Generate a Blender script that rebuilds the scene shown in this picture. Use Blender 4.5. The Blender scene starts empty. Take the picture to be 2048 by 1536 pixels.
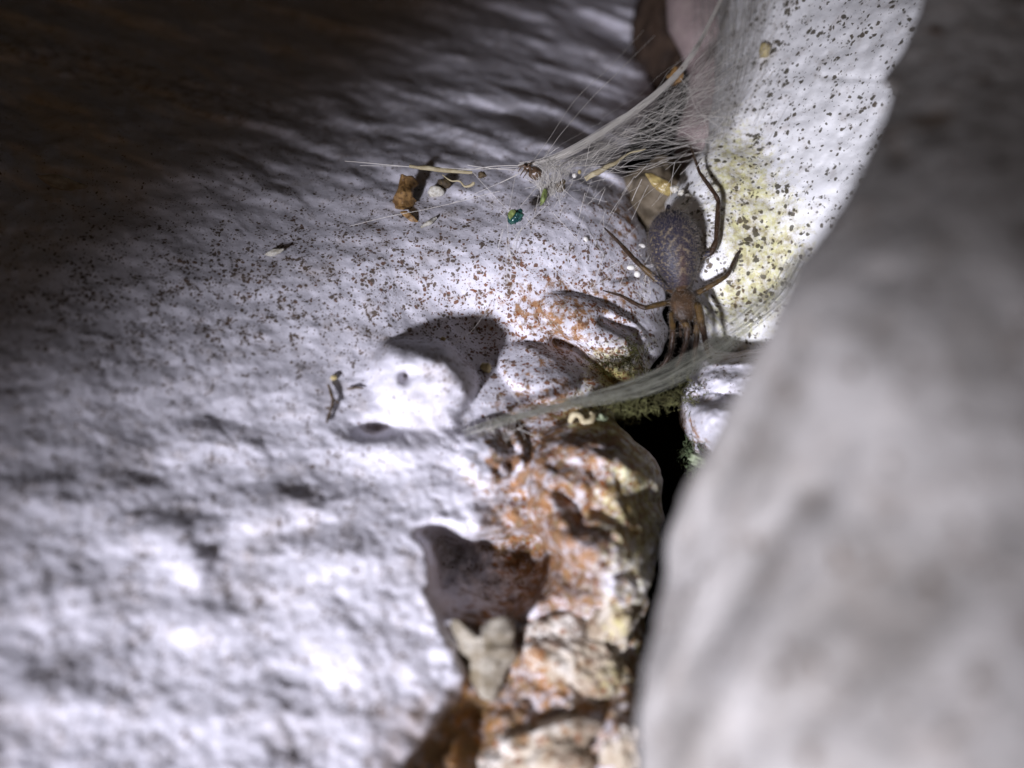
import bpy, bmesh, math, random
import numpy as np
from mathutils import Vector, Matrix

# ------------------------------------------------------------------ camera, world, light
# 1 unit = 1 cm: a close-up of a rock crevice about 10 cm across
scene = bpy.context.scene
scene.unit_settings.system = 'METRIC'
scene.unit_settings.scale_length = 0.01
COL = scene.collection
F = 1773.0            # focal length in photo pixels (2048 wide)
FOCUS = 8.95

cam_d = bpy.data.cameras.new('camera')
cam = bpy.data.objects.new('camera', cam_d); COL.objects.link(cam)
cam.location = (0, 0, 0); cam.rotation_euler = (math.radians(90), 0, 0)
cam_d.sensor_width = 36.0
cam_d.lens = 36.0 * F / 2048.0
cam_d.clip_start = 0.05; cam_d.clip_end = 500
cam_d.dof.use_dof = True
cam_d.dof.focus_distance = FOCUS
cam_d.dof.aperture_fstop = cam_d.lens * 1e-3 / (2 * 0.125)
scene.camera = cam

world = bpy.data.worlds.new('World'); scene.world = world; world.use_nodes = True
wn = world.node_tree; wn.nodes.clear()
sky = wn.nodes.new('ShaderNodeTexSky'); sky.sky_type = 'NISHITA'; sky.sun_disc = False
sky.sun_elevation = math.radians(3); sky.sun_rotation = math.radians(200)
bgn = wn.nodes.new('ShaderNodeBackground'); bgn.inputs['Strength'].default_value = 0.0075
won = wn.nodes.new('ShaderNodeOutputWorld')
wn.links.new(sky.outputs[0], bgn.inputs[0]); wn.links.new(bgn.outputs[0], won.inputs[0])

# the torch whose pool of light the photograph shows: beside and below the lens
TORCH = Vector((-7.6, -9.4, -7.6)); TORCH_AIM = Vector((0.95, 8.0, -1.50))
tl = bpy.data.lights.new('torch', 'SPOT'); tl.energy = 35000; tl.color = (0.865, 0.865, 1.0)
tl.spot_size = math.radians(31.0); tl.spot_blend = 1.0; tl.shadow_soft_size = 0.95
torch = bpy.data.objects.new('torch', tl); COL.objects.link(torch)
torch.location = TORCH
torch.rotation_euler = (TORCH_AIM - TORCH).to_track_quat('-Z', 'Y').to_euler()

scene.view_settings.view_transform = 'Standard'; scene.view_settings.look = 'None'
scene.view_settings.exposure = 0.0; scene.view_settings.gamma = 1.0
scene.view_settings.use_curve_mapping = False
scene.cycles.max_bounces = 4; scene.cycles.diffuse_bounces = 2; scene.cycles.adaptive_threshold = 0.02; scene.cycles.transparent_max_bounces = 24
scene.cycles.sample_clamp_indirect = 4.0

rng = np.random.default_rng(7)
random.seed(7)

# ------------------------------------------------------------------ helpers
def P(px, py, d):
    """photo pixel + distance along the lens axis -> point"""
    px = np.asarray(px, float); py = np.asarray(py, float); d = np.asarray(d, float)
    return np.stack([(px - 1024) / F * d, d + 0 * px, -(py - 768) / F * d], -1)

def PV(px, py, d): return Vector(P(px, py, d).tolist())

_perm = rng.permutation(4096)
_grad = rng.normal(size=(4096, 3)); _grad /= np.linalg.norm(_grad, axis=1)[:, None]
def noise3(p):
    p = np.asarray(p, float); i = np.floor(p).astype(int); f = p - i
    u = f * f * f * (f * (f * 6 - 15) + 10)
    out = 0
    for dx in (0, 1):
        for dy in (0, 1):
            for dz in (0, 1):
                h = _perm[(_perm[(_perm[(i[..., 0] + dx) & 4095] + i[..., 1] + dy) & 4095] + i[..., 2] + dz) & 4095]
                g = _grad[h]
                dot = g[..., 0] * (f[..., 0] - dx) + g[..., 1] * (f[..., 1] - dy) + g[..., 2] * (f[..., 2] - dz)
                w = (u[..., 0] if dx else 1 - u[..., 0]) * (u[..., 1] if dy else 1 - u[..., 1]) * (u[..., 2] if dz else 1 - u[..., 2])
                out = out + w * dot
    return out * 1.5
def fbm(p, scale, octaves=4, gain=0.5, seed=0, lac=2.05):
    p = np.asarray(p, float) * scale + seed * 17.31
    a = 1.0; s = 0
    for _ in range(octaves):
        s = s + a * noise3(p); p = p * lac + 5.7; a *= gain
    return s

def tps(ctrl):
    c = np.array(ctrl, float); xy = c[:, :2] / 500.0; n = len(c)
    def U(r2): return np.where(r2 > 0, 0.5 * r2 * np.log(np.maximum(r2, 1e-12)), 0)
    K = U(((xy[:, None] - xy[None]) ** 2).sum(-1)) + np.eye(n) * 0.003
    Pm = np.hstack([np.ones((n, 1)), xy])
    A = np.zeros((n + 3, n + 3)); A[:n, :n] = K; A[:n, n:] = Pm; A[n:, :n] = Pm.T
    w = np.linalg.solve(A, np.concatenate([c[:, 2], np.zeros(3)]))
    def f(px, py):
        q = np.stack([np.asarray(px, float), np.asarray(py, float)], -1) / 500.0
        out = w[n] + q[..., 0] * w[n + 1] + q[..., 1] * w[n + 2]
        for k in range(n):
            out = out + w[k] * U(((q - xy[k]) ** 2).sum(-1))
        return out
    return f

def sstep(a, b, x):
    t = np.clip((x - a) / (b - a), 0, 1); return t * t * (3 - 2 * t)
def bump(px, py, cx, cy, rx, ry, rot=0, pw=2.0):
    """dome 0..1"""
    c, s = math.cos(math.radians(rot)), math.sin(math.radians(rot))
    x = (px - cx) * c + (py - cy) * s; y = -(px - cx) * s + (py - cy) * c
    r = np.sqrt((x / rx) ** 2 + (y / ry) ** 2)
    return np.exp(-np.power(r, pw) * 0.9)
def dome(px, py, cx, cy, rx, ry, rot=0, k=3.0):
    c, s = math.cos(math.radians(rot)), math.sin(math.radians(rot))
    x = (px - cx) * c + (py - cy) * s; y = -(px - cx) * s + (py - cy) * c
    r = np.sqrt((x / rx) ** 2 + (y / ry) ** 2)
    return np.sqrt(np.clip(1 - np.power(r, k), 0, 1))
def dist_poly(px, py, pts):
    best = np.full(np.shape(px), 1e9)
    for (x0, y0), (x1, y1) in zip(pts[:-1], pts[1:]):
        dx, dy = x1 - x0, y1 - y0
        t = np.clip(((px - x0) * dx + (py - y0) * dy) / (dx * dx + dy * dy), 0, 1)
        best = np.minimum(best, np.hypot(px - x0 - t * dx, py - y0 - t * dy))
    return best
def groove(px, py, pts, w): return np.exp(-(dist_poly(px, py, pts) / w) ** 2)

def make_mesh(name, verts, faces, mats, parent=None, smooth=True, attrs=None, mat_idx=None, recentre=True):
    verts = np.asarray(verts, float)
    c = verts.mean(0) if (recentre and parent is None) else np.zeros(3)
    me = bpy.data.meshes.new(name)
    if isinstance(faces, np.ndarray) and faces.ndim == 2:
        n = faces.shape[1]; m = len(faces)
        me.vertices.add(len(verts)); me.vertices.foreach_set('co', (verts - c).astype(np.float32).ravel())
        me.loops.add(m * n); me.loops.foreach_set('vertex_index', faces.astype(np.int32).ravel())
        me.polygons.add(m); me.polygons.foreach_set('loop_start', np.arange(0, m * n, n, dtype=np.int32))
        me.update(calc_edges=True); me.validate()
    else:
        me.from_pydata((verts - c).tolist(), [], [list(map(int, f)) for f in faces]); me.update()
    if smooth: me.polygons.foreach_set('use_smooth', [True] * len(me.polygons))
    for m in (mats if isinstance(mats, (list, tuple)) else [mats]): me.materials.append(m)
    if mat_idx is not None: me.polygons.foreach_set('material_index', np.asarray(mat_idx, np.int32))
    if attrs:
        for k, v in attrs.items():
            v = np.asarray(v, np.float32)
            if v.ndim == 1:
                a = me.attributes.new(k, 'FLOAT', 'POINT'); a.data.foreach_set('value', v)
            else:
                a = me.attributes.new(k, 'FLOAT_COLOR', 'POINT')
                a.data.foreach_set('color', np.hstack([v, np.ones((len(v), 1), np.float32)]).astype(np.float32).ravel())
    o = bpy.data.objects.new(name, me); COL.objects.link(o)
    o.location = c.tolist()
    if parent is not None:
        o.parent = parent; o.location = [-v for v in parent.location]
    return o

def tag(o, label=None, category=None, group=None, kind=None):
    if label: o['label'] = label
    if category: o['category'] = category
    if group: o['group'] = group
    if kind: o['kind'] = kind
    return o

def sheet_solid(name, px, py, d, mat, thick=2.5, shrink=0.85, attrs=None):
    """a grid of surface points (nv x nu) closed behind into a solid"""
    nv, nu = px.shape
    V = P(px, py, d).reshape(-1, 3)
    idx = np.arange(nv * nu).reshape(nv, nu)
    q = np.stack([idx[:-1, :-1], idx[1:, :-1], idx[1:, 1:], idx[:-1, 1:]], -1).reshape(-1, 4)
    ring = np.concatenate([idx[0, :], idx[1:, -1], idx[-1, -2::-1], idx[-2:0:-1, 0]])
    R = V[ring]; c = R.mean(0)
    rpx, rpy, rd = px.reshape(-1)[ring], py.reshape(-1)[ring], d.reshape(-1)[ring]
    back = P(rpx.mean() + (rpx - rpx.mean()) * shrink, rpy.mean() + (rpy - rpy.mean()) * shrink, np.maximum(rd + thick * 0.5, rd.max() * 0.3 + rd * 0.7 + thick))
    n0 = len(V); m = len(ring)
    j = np.arange(m); jn = (j + 1) % m
    side = np.stack([ring[j], ring[jn], n0 + jn, n0 + j], -1)
    cen = back.mean(0)[None]; cen[0, 1] += 0.5
    # cap as quads with a doubled middle ring
    mid = (back + cen) / 2
    cap1 = np.stack([n0 + j, n0 + jn, n0 + m + jn, n0 + m + j], -1)
    tri = [(n0 + m + a, n0 + m + b, n0 + 2 * m) for a, b in zip(j, jn)]
    V2 = np.vstack([V, back, mid, cen])
    faces = np.vstack([q, side, cap1])
    faces_all = faces.tolist() + tri
    A = {}
    if attrs:
        for k, v in attrs.items():
            v = np.asarray(v).reshape(-1)
            A[k] = np.concatenate([v, v[ring], v[ring], [v.mean()]])
    return make_mesh(name, V2, faces_all, mat, attrs=A)

# ------------------------------------------------------------------ node materials
class NT:
    def __init__(self, name):
        self.m = bpy.data.materials.new(name); self.m.use_nodes = True
        self.t = self.m.node_tree; self.t.nodes.clear()
        self.out = self.t.nodes.new('ShaderNodeOutputMaterial')
    def n(self, typ, **kw):
        nd = self.t.nodes.new(typ)
        for k, v in kw.items(): setattr(nd, k, v)
        return nd
    def put(self, sock, v):
        if hasattr(v, 'is_linked') or hasattr(v, 'links'): self.t.links.new(v, sock)
        else:
            if hasattr(sock.default_value, '__len__') and len(sock.default_value) == 4 and len(v) == 3: v = (*v, 1)
            sock.default_value = v
    def math(self, op, a, b=None, c=None, clamp=False):
        nd = self.n('ShaderNodeMath', operation=op, use_clamp=clamp)
        self.put(nd.inputs[0], a)
        if b is not None: self.put(nd.inputs[1], b)
        if c is not None: self.put(nd.inputs[2], c)
        return nd.outputs[0]
    def mix(self, f, a, b, blend='MIX'):
        nd = self.n('ShaderNodeMix', data_type='RGBA', blend_type=blend)
        self.put(nd.inputs[0], f); self.put(nd.inputs[6], a); self.put(nd.inputs[7], b)
        return nd.outputs[2]
    def noise(self, vec, scale, detail=4, rough=0.55, dist=0.0):
        nd = self.n('ShaderNodeTexNoise'); self.put(nd.inputs['Vector'], vec)
        nd.inputs['Scale'].default_value = scale; nd.inputs['Detail'].default_value = detail
        nd.inputs['Roughness'].default_value = rough; nd.inputs['Distortion'].default_value = dist
        return nd
    def attr(self, name): 
        nd = self.n('ShaderNodeAttribute'); nd.attribute_name = name; return nd
    def coord(self): return self.n('ShaderNodeTexCoord').outputs['Object']
    def ramp(self, v, lo, hi):
        nd = self.n('ShaderNodeMapRange', interpolation_type='SMOOTHSTEP')
        self.put(nd.inputs[0], v); nd.inputs[1].default_value = lo; nd.inputs[2].default_value = hi
        return nd.outputs[0]
    def bumpn(self, h, strength, dist, normal=None):
        nd = self.n('ShaderNodeBump'); nd.inputs['Strength'].default_value = strength
        nd.inputs['Distance'].default_value = dist; self.put(nd.inputs['Height'], h)
        if normal is not None: self.put(nd.inputs['Normal'], normal)
        return nd.outputs[0]
    def bsdf(self, col, rough=0.6, normal=None, spec=0.35, **kw):
        nd = self.n('ShaderNodeBsdfPrincipled')
        self.put(nd.inputs['Base Color'], col); self.put(nd.inputs['Roughness'], rough)
        nd.inputs['Specular IOR Level'].default_value = spec
        if normal is not None: self.put(nd.inputs['Normal'], normal)
        for k, v in kw.items(): self.put(nd.inputs[k], v)
        self.t.links.new(nd.outputs[0], self.out.inputs[0]); return nd

def rock_material(name, base=(0.74, 0.73, 0.75), alt=(0.5, 0.48, 0.47), speck_scale=15.0, big_scale=6.0,
                  dark=(0.10, 0.07, 0.045), rust=(0.22, 0.072, 0.02), relief=1.0, spec=0.35, gloss=0.5, altamt=(0.5, 0.75)):
    n = NT(name); co = n.coord()
    warp = n.noise(co, 11.0, 2)
    wv = n.n('ShaderNodeVectorMath', operation='MULTIPLY_ADD')
    n.put(wv.inputs[0], warp.outputs['Color']); wv.inputs[1].default_value = (0.07,) * 3; n.put(wv.inputs[2], co)
    wc = wv.outputs[0]
    spk, org, grn, brn = (n.attr(a).outputs['Fac'] for a in ('spk', 'org', 'grn', 'brn'))
    # ground colour of the stone
    n1 = n.noise(co, 1.7, 4, 0.62); n2 = n.noise(co, 7.0, 3, 0.6)
    col = n.mix(n.ramp(n1.outputs['Fac'], *altamt), base, alt)
    col = n.mix(n.math('MULTIPLY', n.ramp(n2.outputs['Fac'], 0.5, 0.72), 0.35), col, (0.42, 0.36, 0.31))
    # brown film: earthy stains, plus shade painted on the wall edge and pits
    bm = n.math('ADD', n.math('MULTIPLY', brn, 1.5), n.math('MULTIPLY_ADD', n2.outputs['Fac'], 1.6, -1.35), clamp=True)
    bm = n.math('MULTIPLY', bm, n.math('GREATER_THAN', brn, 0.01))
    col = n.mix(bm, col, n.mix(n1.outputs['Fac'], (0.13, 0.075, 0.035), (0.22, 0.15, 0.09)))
    # rust patches
    n3 = n.noise(co, 10.0, 3, 0.7)
    om = n.math('MULTIPLY', n.math('SUBTRACT', n.math('ADD', n3.outputs['Fac'], n.math('MULTIPLY', org, 0.40)), 0.80), 7.0, clamp=True)
    om = n.math('MULTIPLY', om, n.math('MINIMUM', n.math('MULTIPLY', org, 3.0), 0.9))
    col = n.mix(om, col, n.mix(n.ramp(n2.outputs['Fac'], 0.4, 0.6), (0.30, 0.135, 0.03), (0.18, 0.115, 0.05)))
    # yellow-green lichen film
    n4 = n.noise(co, 13.0, 3, 0.75)
    gm = n.math('MULTIPLY', n.math('SUBTRACT', n.math('ADD', n4.outputs['Fac'], n.math('MULTIPLY', grn, 0.46)), 0.72), 3.2, clamp=True)
    gm = n.math('MULTIPLY', gm, n.math('MINIMUM', n.math('MULTIPLY', grn, 1.6), 0.84))
    col = n.mix(gm, col, n.mix(n.ramp(n3.outputs['Fac'], 0.35, 0.65), (0.66, 0.63, 0.25), (0.34, 0.28, 0.09)))
    clus = n.math('MULTIPLY_ADD', n.ramp(n2.outputs['Fac'], 0.36, 0.62), 0.70, 0.62)
    spk = n.math('MULTIPLY', spk, clus)
    # specks
    def specks(scale, gain, soft):
        v = n.n('ShaderNodeTexVoronoi', feature='F1'); n.put(v.inputs['Vector'], wc); v.inputs['Scale'].default_value = scale
        sp = n.n('ShaderNodeSeparateColor'); n.put(sp.inputs[0], v.outputs['Color'])
        r = n.math('POWER', sp.outputs[0], 1.1)
        thr = n.math('MULTIPLY', n.math('MULTIPLY', spk, gain), r)
        return n.math('MULTIPLY', n.math('SUBTRACT', thr, v.outputs['Distance']), soft, clamp=True), sp.outputs[1]
    m1, c1 = specks(speck_scale * 1.15, 0.53, 8.0)
    m4, c4 = specks(speck_scale * 1.6, 0.54, 7.0)
    m1 = n.math('MAXIMUM', m1, m4)
    m2, c2 = specks(big_scale, 0.30, 12.0)
    m3, c3 = specks(speck_scale * 2.3, 0.50, 5.0)
    rustf = n.math('ADD', n.math('MULTIPLY', org, 1.1), n.math('MULTIPLY_ADD', c1, 0.9, -0.7), clamp=True)
    sc = n.mix(rustf, dark, rust)
    col = n.mix(n.math('MULTIPLY', m3, 0.75), col, sc)
    col = n.mix(n.math('MULTIPLY', m1, 0.92), col, sc)
    n5 = n.noise(co, 40.0, 1)
    m2 = n.math('MULTIPLY', m2, n.ramp(n5.outputs['Fac'], 0.38, 0.58))
    col = n.mix(n.math('MULTIPLY', m2, 0.9), col, n.mix(n.math('MULTIPLY', rustf, 0.6), dark, rust))
    # relief
    f1 = n.noise(co, 26.0, 3, 0.6)
    h = n.math('ADD', n.math('MULTIPLY', n2.outputs['Fac'], 0.9), n.math('MULTIPLY', f1.outputs['Fac'], 0.45))
    nrm = n.bumpn(h, 0.38 * relief, 0.06)
    rg = n.math('MULTIPLY_ADD', f1.outputs['Fac'], 0.5, gloss - 0.2, clamp=True)
    n.bsdf(col, rg, nrm, spec)
    return n.m

def plain(name, col, col2=None, scale=20, rough=0.6, spec=0.3, relief=0.4, dist=0.02, subsurf=0, trans=0):
    n = NT(name); co = n.coord(); nz = n.noise(co, scale, 4, 0.6)
    c = n.mix(n.ramp(nz.outputs['Fac'], 0.35, 0.65), col, col2 or tuple(x * 0.6 for x in col))
    kw = {}
    if subsurf: kw['Subsurface Weight'] = subsurf
    n.bsdf(c, rough, n.bumpn(nz.outputs['Fac'], relief, dist), spec, **kw)
    return n.m

def silk(name, col, cover=1.0):
    n = NT(name); co = n.coord()
    d = n.n('ShaderNodeBsdfDiffuse'); d.inputs[0].default_value = (*col, 1)
    t = n.n('ShaderNodeBsdfTranslucent'); t.inputs[0].default_value = (*col, 1)
    g = n.n('ShaderNodeBsdfGlossy'); g.inputs[0].default_value = (0.7, 0.7, 0.7, 1); g.inputs['Roughness'].default_value = 0.35
    m = n.n('ShaderNodeMixShader'); m.inputs[0].default_value = 0.35
    n.t.links.new(d.outputs[0], m.inputs[1]); n.t.links.new(t.outputs[0], m.inputs[2])
    m2 = n.n('ShaderNodeMixShader'); m2.inputs[0].default_value = 0.12
    n.t.links.new(m.outputs[0], m2.inputs[1]); n.t.links.new(g.outputs[0], m2.inputs[2])
    last = m2
    if cover < 1.0:
        tr = n.n('ShaderNodeBsdfTransparent'); m3 = n.n('ShaderNodeMixShader')
        at = n.attr('cov').outputs['Fac']
        st = n.n('ShaderNodeMapping'); n.put(st.inputs[0], n.attr('uvt').outputs['Color']); st.inputs['Scale'].default_value = (3.0, 60.0, 1.0)
        nz = n.noise(st.outputs[0], 1.0, 5, 0.65)
        f = n.math('MULTIPLY', n.math('MULTIPLY', n.ramp(nz.outputs['Fac'], 0.3, 0.75), at), cover * 1.3, clamp=True)
        n.put(m3.inputs[0], f)
        n.t.links.new(tr.outputs[0], m3.inputs[1]); n.t.links.new(m2.outputs[0], m3.inputs[2]); last = m3
    n.t.links.new(last.outputs[0], n.out.inputs[0])
    return n.m

M = {}
M['boulder'] = rock_material('pale_limestone', base=(0.70, 0.685, 0.735), alt=(0.50, 0.475, 0.49), relief=0.5, spec=0.1, gloss=0.7, speck_scale=19, big_scale=7)
M['slab'] = rock_material('grey_limestone', base=(0.50, 0.475, 0.445), alt=(0.27, 0.25, 0.225), speck_scale=5, big_scale=2.0, relief=0.8, altamt=(0.35, 0.7), spec=0.15, gloss=0.75)
M['wall'] = rock_material('white_limestone', base=(0.88, 0.88, 0.87), alt=(0.78, 0.78, 0.74), speck_scale=11, big_scale=5.5, relief=0.35, gloss=0.55, rust=(0.12, 0.07, 0.03), dark=(0.07, 0.06, 0.035))
M['pink'] = rock_material('pinkish_stone', base=(0.36, 0.28, 0.265), alt=(0.28, 0.20, 0.18))
M['pebble'] = rock_material('stained_pebble', base=(0.58, 0.53, 0.45), alt=(0.30, 0.23, 0.14), speck_scale=8, altamt=(0.35, 0.65))
M['crust'] = rock_material('stained_crust', base=(0.62, 0.58, 0.52), alt=(0.42, 0.36, 0.27), speck_scale=11, altamt=(0.4, 0.6), spec=0.15, gloss=0.65)
M['unlit_back'] = plain('unlit_backing', (0.02, 0.016, 0.012), (0.035, 0.026, 0.018), 3, 0.9, 0.1)  # near-black so the colour itself gives the unlit depth
M['murk'] = plain('murky_stone', (0.075, 0.05, 0.035), (0.035, 0.025, 0.02), 2.5, 0.8, 0.1)  # colour darkened in place of the shadow deep in the gap
M['olive'] = plain('olive_stone', (0.17, 0.14, 0.10), (0.085, 0.066, 0.042), 4, 0.8, 0.1, 0.8, 0.05)
M['silk'] = silk('spider_silk', (0.95, 0.91, 0.83))
M['silk_grey'] = silk('grey_silk', (0.42, 0.42, 0.34))  # greyer, darker silk for the lower band
M['silk_film'] = silk('silk_film', (0.62, 0.61, 0.55), 0.5)

# ------------------------------------------------------------------ the rocks
def curve(pts):
    p = np.array(pts, float)
    return lambda y: np.interp(y, p[:, 0], p[:, 1])

# --- left boulder
boulder_ctrl = [(-400, 1800, 4.7), (0, 1560, 5.47), (400, 1560, 5.72), (780, 1560, 6.12), (1100, 1600, 6.2),
    (0, 1100, 6.35), (400, 1100, 6.75), (760, 1100, 6.95), (-400, 1100, 6.0), (-400, 500, 7.6), (-400, 0, 10.4),
    (0, 800, 7.0), (400, 800, 7.6), (700, 800, 7.95), (1000, 820, 8.2), (1100, 950, 7.65), (1230, 950, 7.75), (1240, 1120, 7.3),
    (1100, 1120, 7.25), (960, 960, 7.6), (1300, 1000, 8.05), (1150, 1350, 6.65), (1250, 1500, 6.35), (1000, 1350, 6.75),
    (0, 500, 8.0), (400, 500, 8.55), (800, 500, 8.85), (1150, 600, 9.0), (1280, 620, 9.25), (1150, 420, 9.3), (1260, 450, 9.6),
    (0, 200, 9.8), (500, 240, 10.3), (1000, 270, 10.5), (1250, 300, 10.8), (0, -250, 15), (600, -250, 16.5), (1250, -250, 17), (1250, 60, 14.0), (700, 60, 12.9), (100, 0, 11.8)]
_bt = tps(boulder_ctrl)
ridge_x = curve([(980, 800), (1040, 826), (1100, 846), (1180, 856), (1250, 880), (1350, 905), (1430, 880), (1540, 800), (1800, 760)])
def depth_boulder(px, py, fine=True):
    d = _bt(px, py)
    p = P(px, py, d)
    wx = px + 34 * fbm(p, 1.3, 3, 0.5, 71) ; wy = py + 26 * fbm(p, 1.3, 3, 0.5, 72)
    # the bright knob, its shoulder, smaller swellings
    kx = px + 10 * fbm(p, 2.2, 3, 0.5, 73); ky = py + 10 * fbm(p, 2.2, 3, 0.5, 74)
    d = d + 0.30 * bump(px, py, 950, 650, 150, 70, 25) - 0.12 * bump(px, py, 790, 800, 120, 90)
    d = d - 0.22 * dome(px, py, 1075, 745, 90, 50, 28, 2.4)
    d = d - 0.20 * dome(px, py, 1190, 650, 120, 48, 24, 2.4) - 0.1 * bump(px, py, 1245, 700, 45, 40)
    d = d - 0.16 * bump(px, py, 815, 892, 130, 36)
    d = d - 0.20 * dome(px, py, 985, 905, 70, 70, 0, 2.4)
    d = d - 0.34 * dome(px, py, 1205, 985, 150, 165, -12, 2.6)
    for (cx, cy, rx, ry, rot, a) in ((560, 1010, 120, 52, -3, .22), (330, 900, 150, 46, -8, .10), (120, 985, 170, 52, -8, .13), (470, 890, 140, 45, 6, .10),
        (330, 1075, 110, 60, -10, .14), (390, 1245, 110, 62, -18, .13), (140, 1385, 150, 70, -10, .12), (620, 1130, 120, 60, -20, .12),
        (520, 1420, 140, 70, -15, .08), (700, 1300, 90, 70, 0, .12), (250, 760, 160, 50, -15, .07), (560, 770, 130, 40, -10, .06),
        (380, 1130, 40, 46, 0, .14), (720, 1450, 90, 70, 0, .08), (60, 1200, 120, 60, -20, .08), (1130, 880, 50, 30, 10, .12)):
        d = d - a * 0.55 * bump(wx, wy, cx, cy, rx * 0.8, ry * 0.75, rot, 2.6)
    kyy = np.where(ky > 780, 780 + (ky - 780) * 0.72, ky)
    kr = np.sqrt((((kx - 832) * 0.97 + (kyy - 780) * 0.24) / 126) ** 2 + ((-(kx - 832) * 0.24 + (kyy - 780) * 0.97) / 108) ** 2)
    dk = 7.72 - 0.0007 * (px - 832) + 0.0004 * (py - 770) + 0.75 * kr ** 5 + 0.045 * fbm(p, 3.0, 4, 0.55, 75)
    hh = np.clip(0.5 + 0.5 * (d - dk) / 0.10, 0, 1); d = d * (1 - hh) + dk * hh - 0.10 * hh * (1 - hh)
    # pits and cracks
    d = d + 0.32 * bump(px, py, 752, 858, 34, 16, -4) + 0.22 * bump(px, py, 811, 752, 11, 12)
    d = d + 0.22 * groove(px, py, [(1112, 684), (1150, 700), (1190, 730), (1245, 775)], 13)
    d = d + 0.20 * groove(px, py, [(1210, 640), (1265, 665), (1300, 720)], 12)
    d = d + 0.14 * groove(px, py, [(1120, 985), (1150, 1010), (1160, 1050)], 13)
    d = d + 0.12 * groove(px, py, [(1010, 880), (1030, 905), (1020, 930)], 13)
    # the hollow right of the ridge
    rgt = sstep(-8, 36, px - ridge_x(py) + 30 * fbm(p, 1.8, 3, 0.55, 76))
    hol = np.clip(1 - np.sqrt(((wx - 950) / np.where(wx > 950, 185, 150)) ** 2 + ((wy - 1135) / 125) ** 2) ** 2.2, 0, 1)
    d = d + rgt * sstep(985, 1070, py) * ((1.0 + 0.16 * fbm(p, 4.0, 4, 0.55, 79)) * hol * sstep(1030, 1095, py + 45 * fbm(p, 2.0, 3, 0.5, 80)) + 0.32 * sstep(1190, 1260, py))
    crust = np.clip(rgt * sstep(1080, 1200, py) + sstep(900, 1050, px) * sstep(850, 950, py), 0, 1)
    d = d - crust * (0.22 * fbm(p, 1.7, 2, 0.5, 77) + 0.07 * np.abs(fbm(p, 4.2, 3, 0.5, 78)))
    # waves of the far upper part: lobes running obliquely
    top = sstep(520, 250, py)
    q = p.copy(); rx = p[..., 0] * 0.93 - p[..., 2] * 0.36; rz = p[..., 0] * 0.36 + p[..., 2] * 0.93
    w = np.stack([rx * 0.55, p[..., 1] * 0.3, rz * 1.7], -1)
    d = d + top * 0.19 * fbm(w, 1.25, 4, 0.5, 3)
    # knobbly ground relief
    d = d + (0.08 - 0.035 * sstep(900, 1200, py) * sstep(900, 700, px)) * fbm(p, 0.9, 3, 0.5, 1) + 0.019 * fbm(np.stack([p[..., 0], p[..., 1], p[..., 2] * 1.6], -1), 3.0, 4, 0.5, 2)
    knob = sstep(700, 1000, px) * sstep(820, 900, py)
    low = np.clip(knob + 0.5 * sstep(900, 1100, py), 0, 1)
    d = d - low * (0.015 + 0.045 * knob) * np.abs(fbm(p, 3.0, 3, 0.5, 8)) - knob * 0.022 * np.abs(fbm(p, 8.0, 2, 0.5, 9))
    if fine: d = d + 0.012 * fbm(p, 11.0, 3, 0.6, 5)
    return d

boulder_edge = curve([(-300, 1340), (0, 1312), (120, 1300), (200, 1325), (300, 1262), (350, 1268), (430, 1288), (480, 1306), (540, 1326), (600, 1342), (660, 1346), (710, 1332), (755, 1300), (805, 1236),
    (845, 1246), (900, 1306), (960, 1338), (1080, 1338), (1180, 1312), (1280, 1300), (1400, 1290), (1560, 1270), (1850, 1220)])
nv, nu = 430, 350
yy = np.linspace(-280, 1800, nv)[:, None] * np.ones((1, nu))
u = np.linspace(0, 1, nu)[None, :] * np.ones((nv, 1))
xr = boulder_edge(yy) + 10 * fbm(np.stack([yy / 60, yy * 0, yy * 0], -1), 1, 3)
px = -420 + (xr + 420) * u; py = yy + 0 * px
d = depth_boulder(px, py)
e = np.clip((px - (xr - 46)) / 46, 0, 1)
roll = 0.30 * e ** 2 + 3.2 * np.clip((e - 0.72) / 0.28, 0, 1) ** 1.6
# hidden roll-over: the side of the stone turns away and slightly back under
px2 = px - 26 * np.clip((e - 0.72) / 0.28, 0, 1) ** 1.5
A = {}
A['spk'] = np.clip(0.38 + 0.62 * bump(px, py, 950, 560, 620, 210) + 0.55 * bump(px, py, 1130, 640, 200, 120) + 0.5 * bump(px, py, 1180, 950, 200, 180)
    + 0.45 * bump(px, py, 250, 620, 360, 170) - 0.25 * bump(px, py, 790, 770, 80, 80) + 0.45 * bump(px, py, 1130, 1250, 220, 300) + 0.32 * sstep(700, 1000, py) * sstep(900, 700, px), 0.1, 1.0)
A['org'] = np.clip(0.78 * bump(px, py, 1120, 620, 170, 100) + 1.0 * bump(px, py, 1210, 980, 190, 210) + 0.75 * bump(px, py, 1060, 900, 160, 160) + 0.6 * bump(px, py, 1060, 1110, 90, 90) + 0.5 * bump(px, py, 1050, 1400, 260, 200)
    + 0.85 * sstep(-10, 60, px - ridge_x(py)) * sstep(1150, 1260, py) + 0.75 * bump(px, py, 1260, 430, 60, 130) + 0.55 * bump(px, py, 750, 845, 60, 22) + 0.30 * bump(px, py, 860, 540, 300, 120) + 0.4 * bump(px, py, 1170, 400, 60, 60), 0, 1)
A['grn'] = np.clip(0.8 * bump(px, py, 1225, 740, 80, 70) + 0.75 * bump(px, py, 1290, 1050, 80, 230) + 0.65 * bump(px, py, 1190, 1330, 130, 130) + 0.35 * bump(px, py, 1180, 980, 160, 180) + 0.7 * bump(px, py, 1190, 835, 90, 35) + 0.25 * bump(px, py, 1290, 630, 60, 80), 0, 1)
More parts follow.
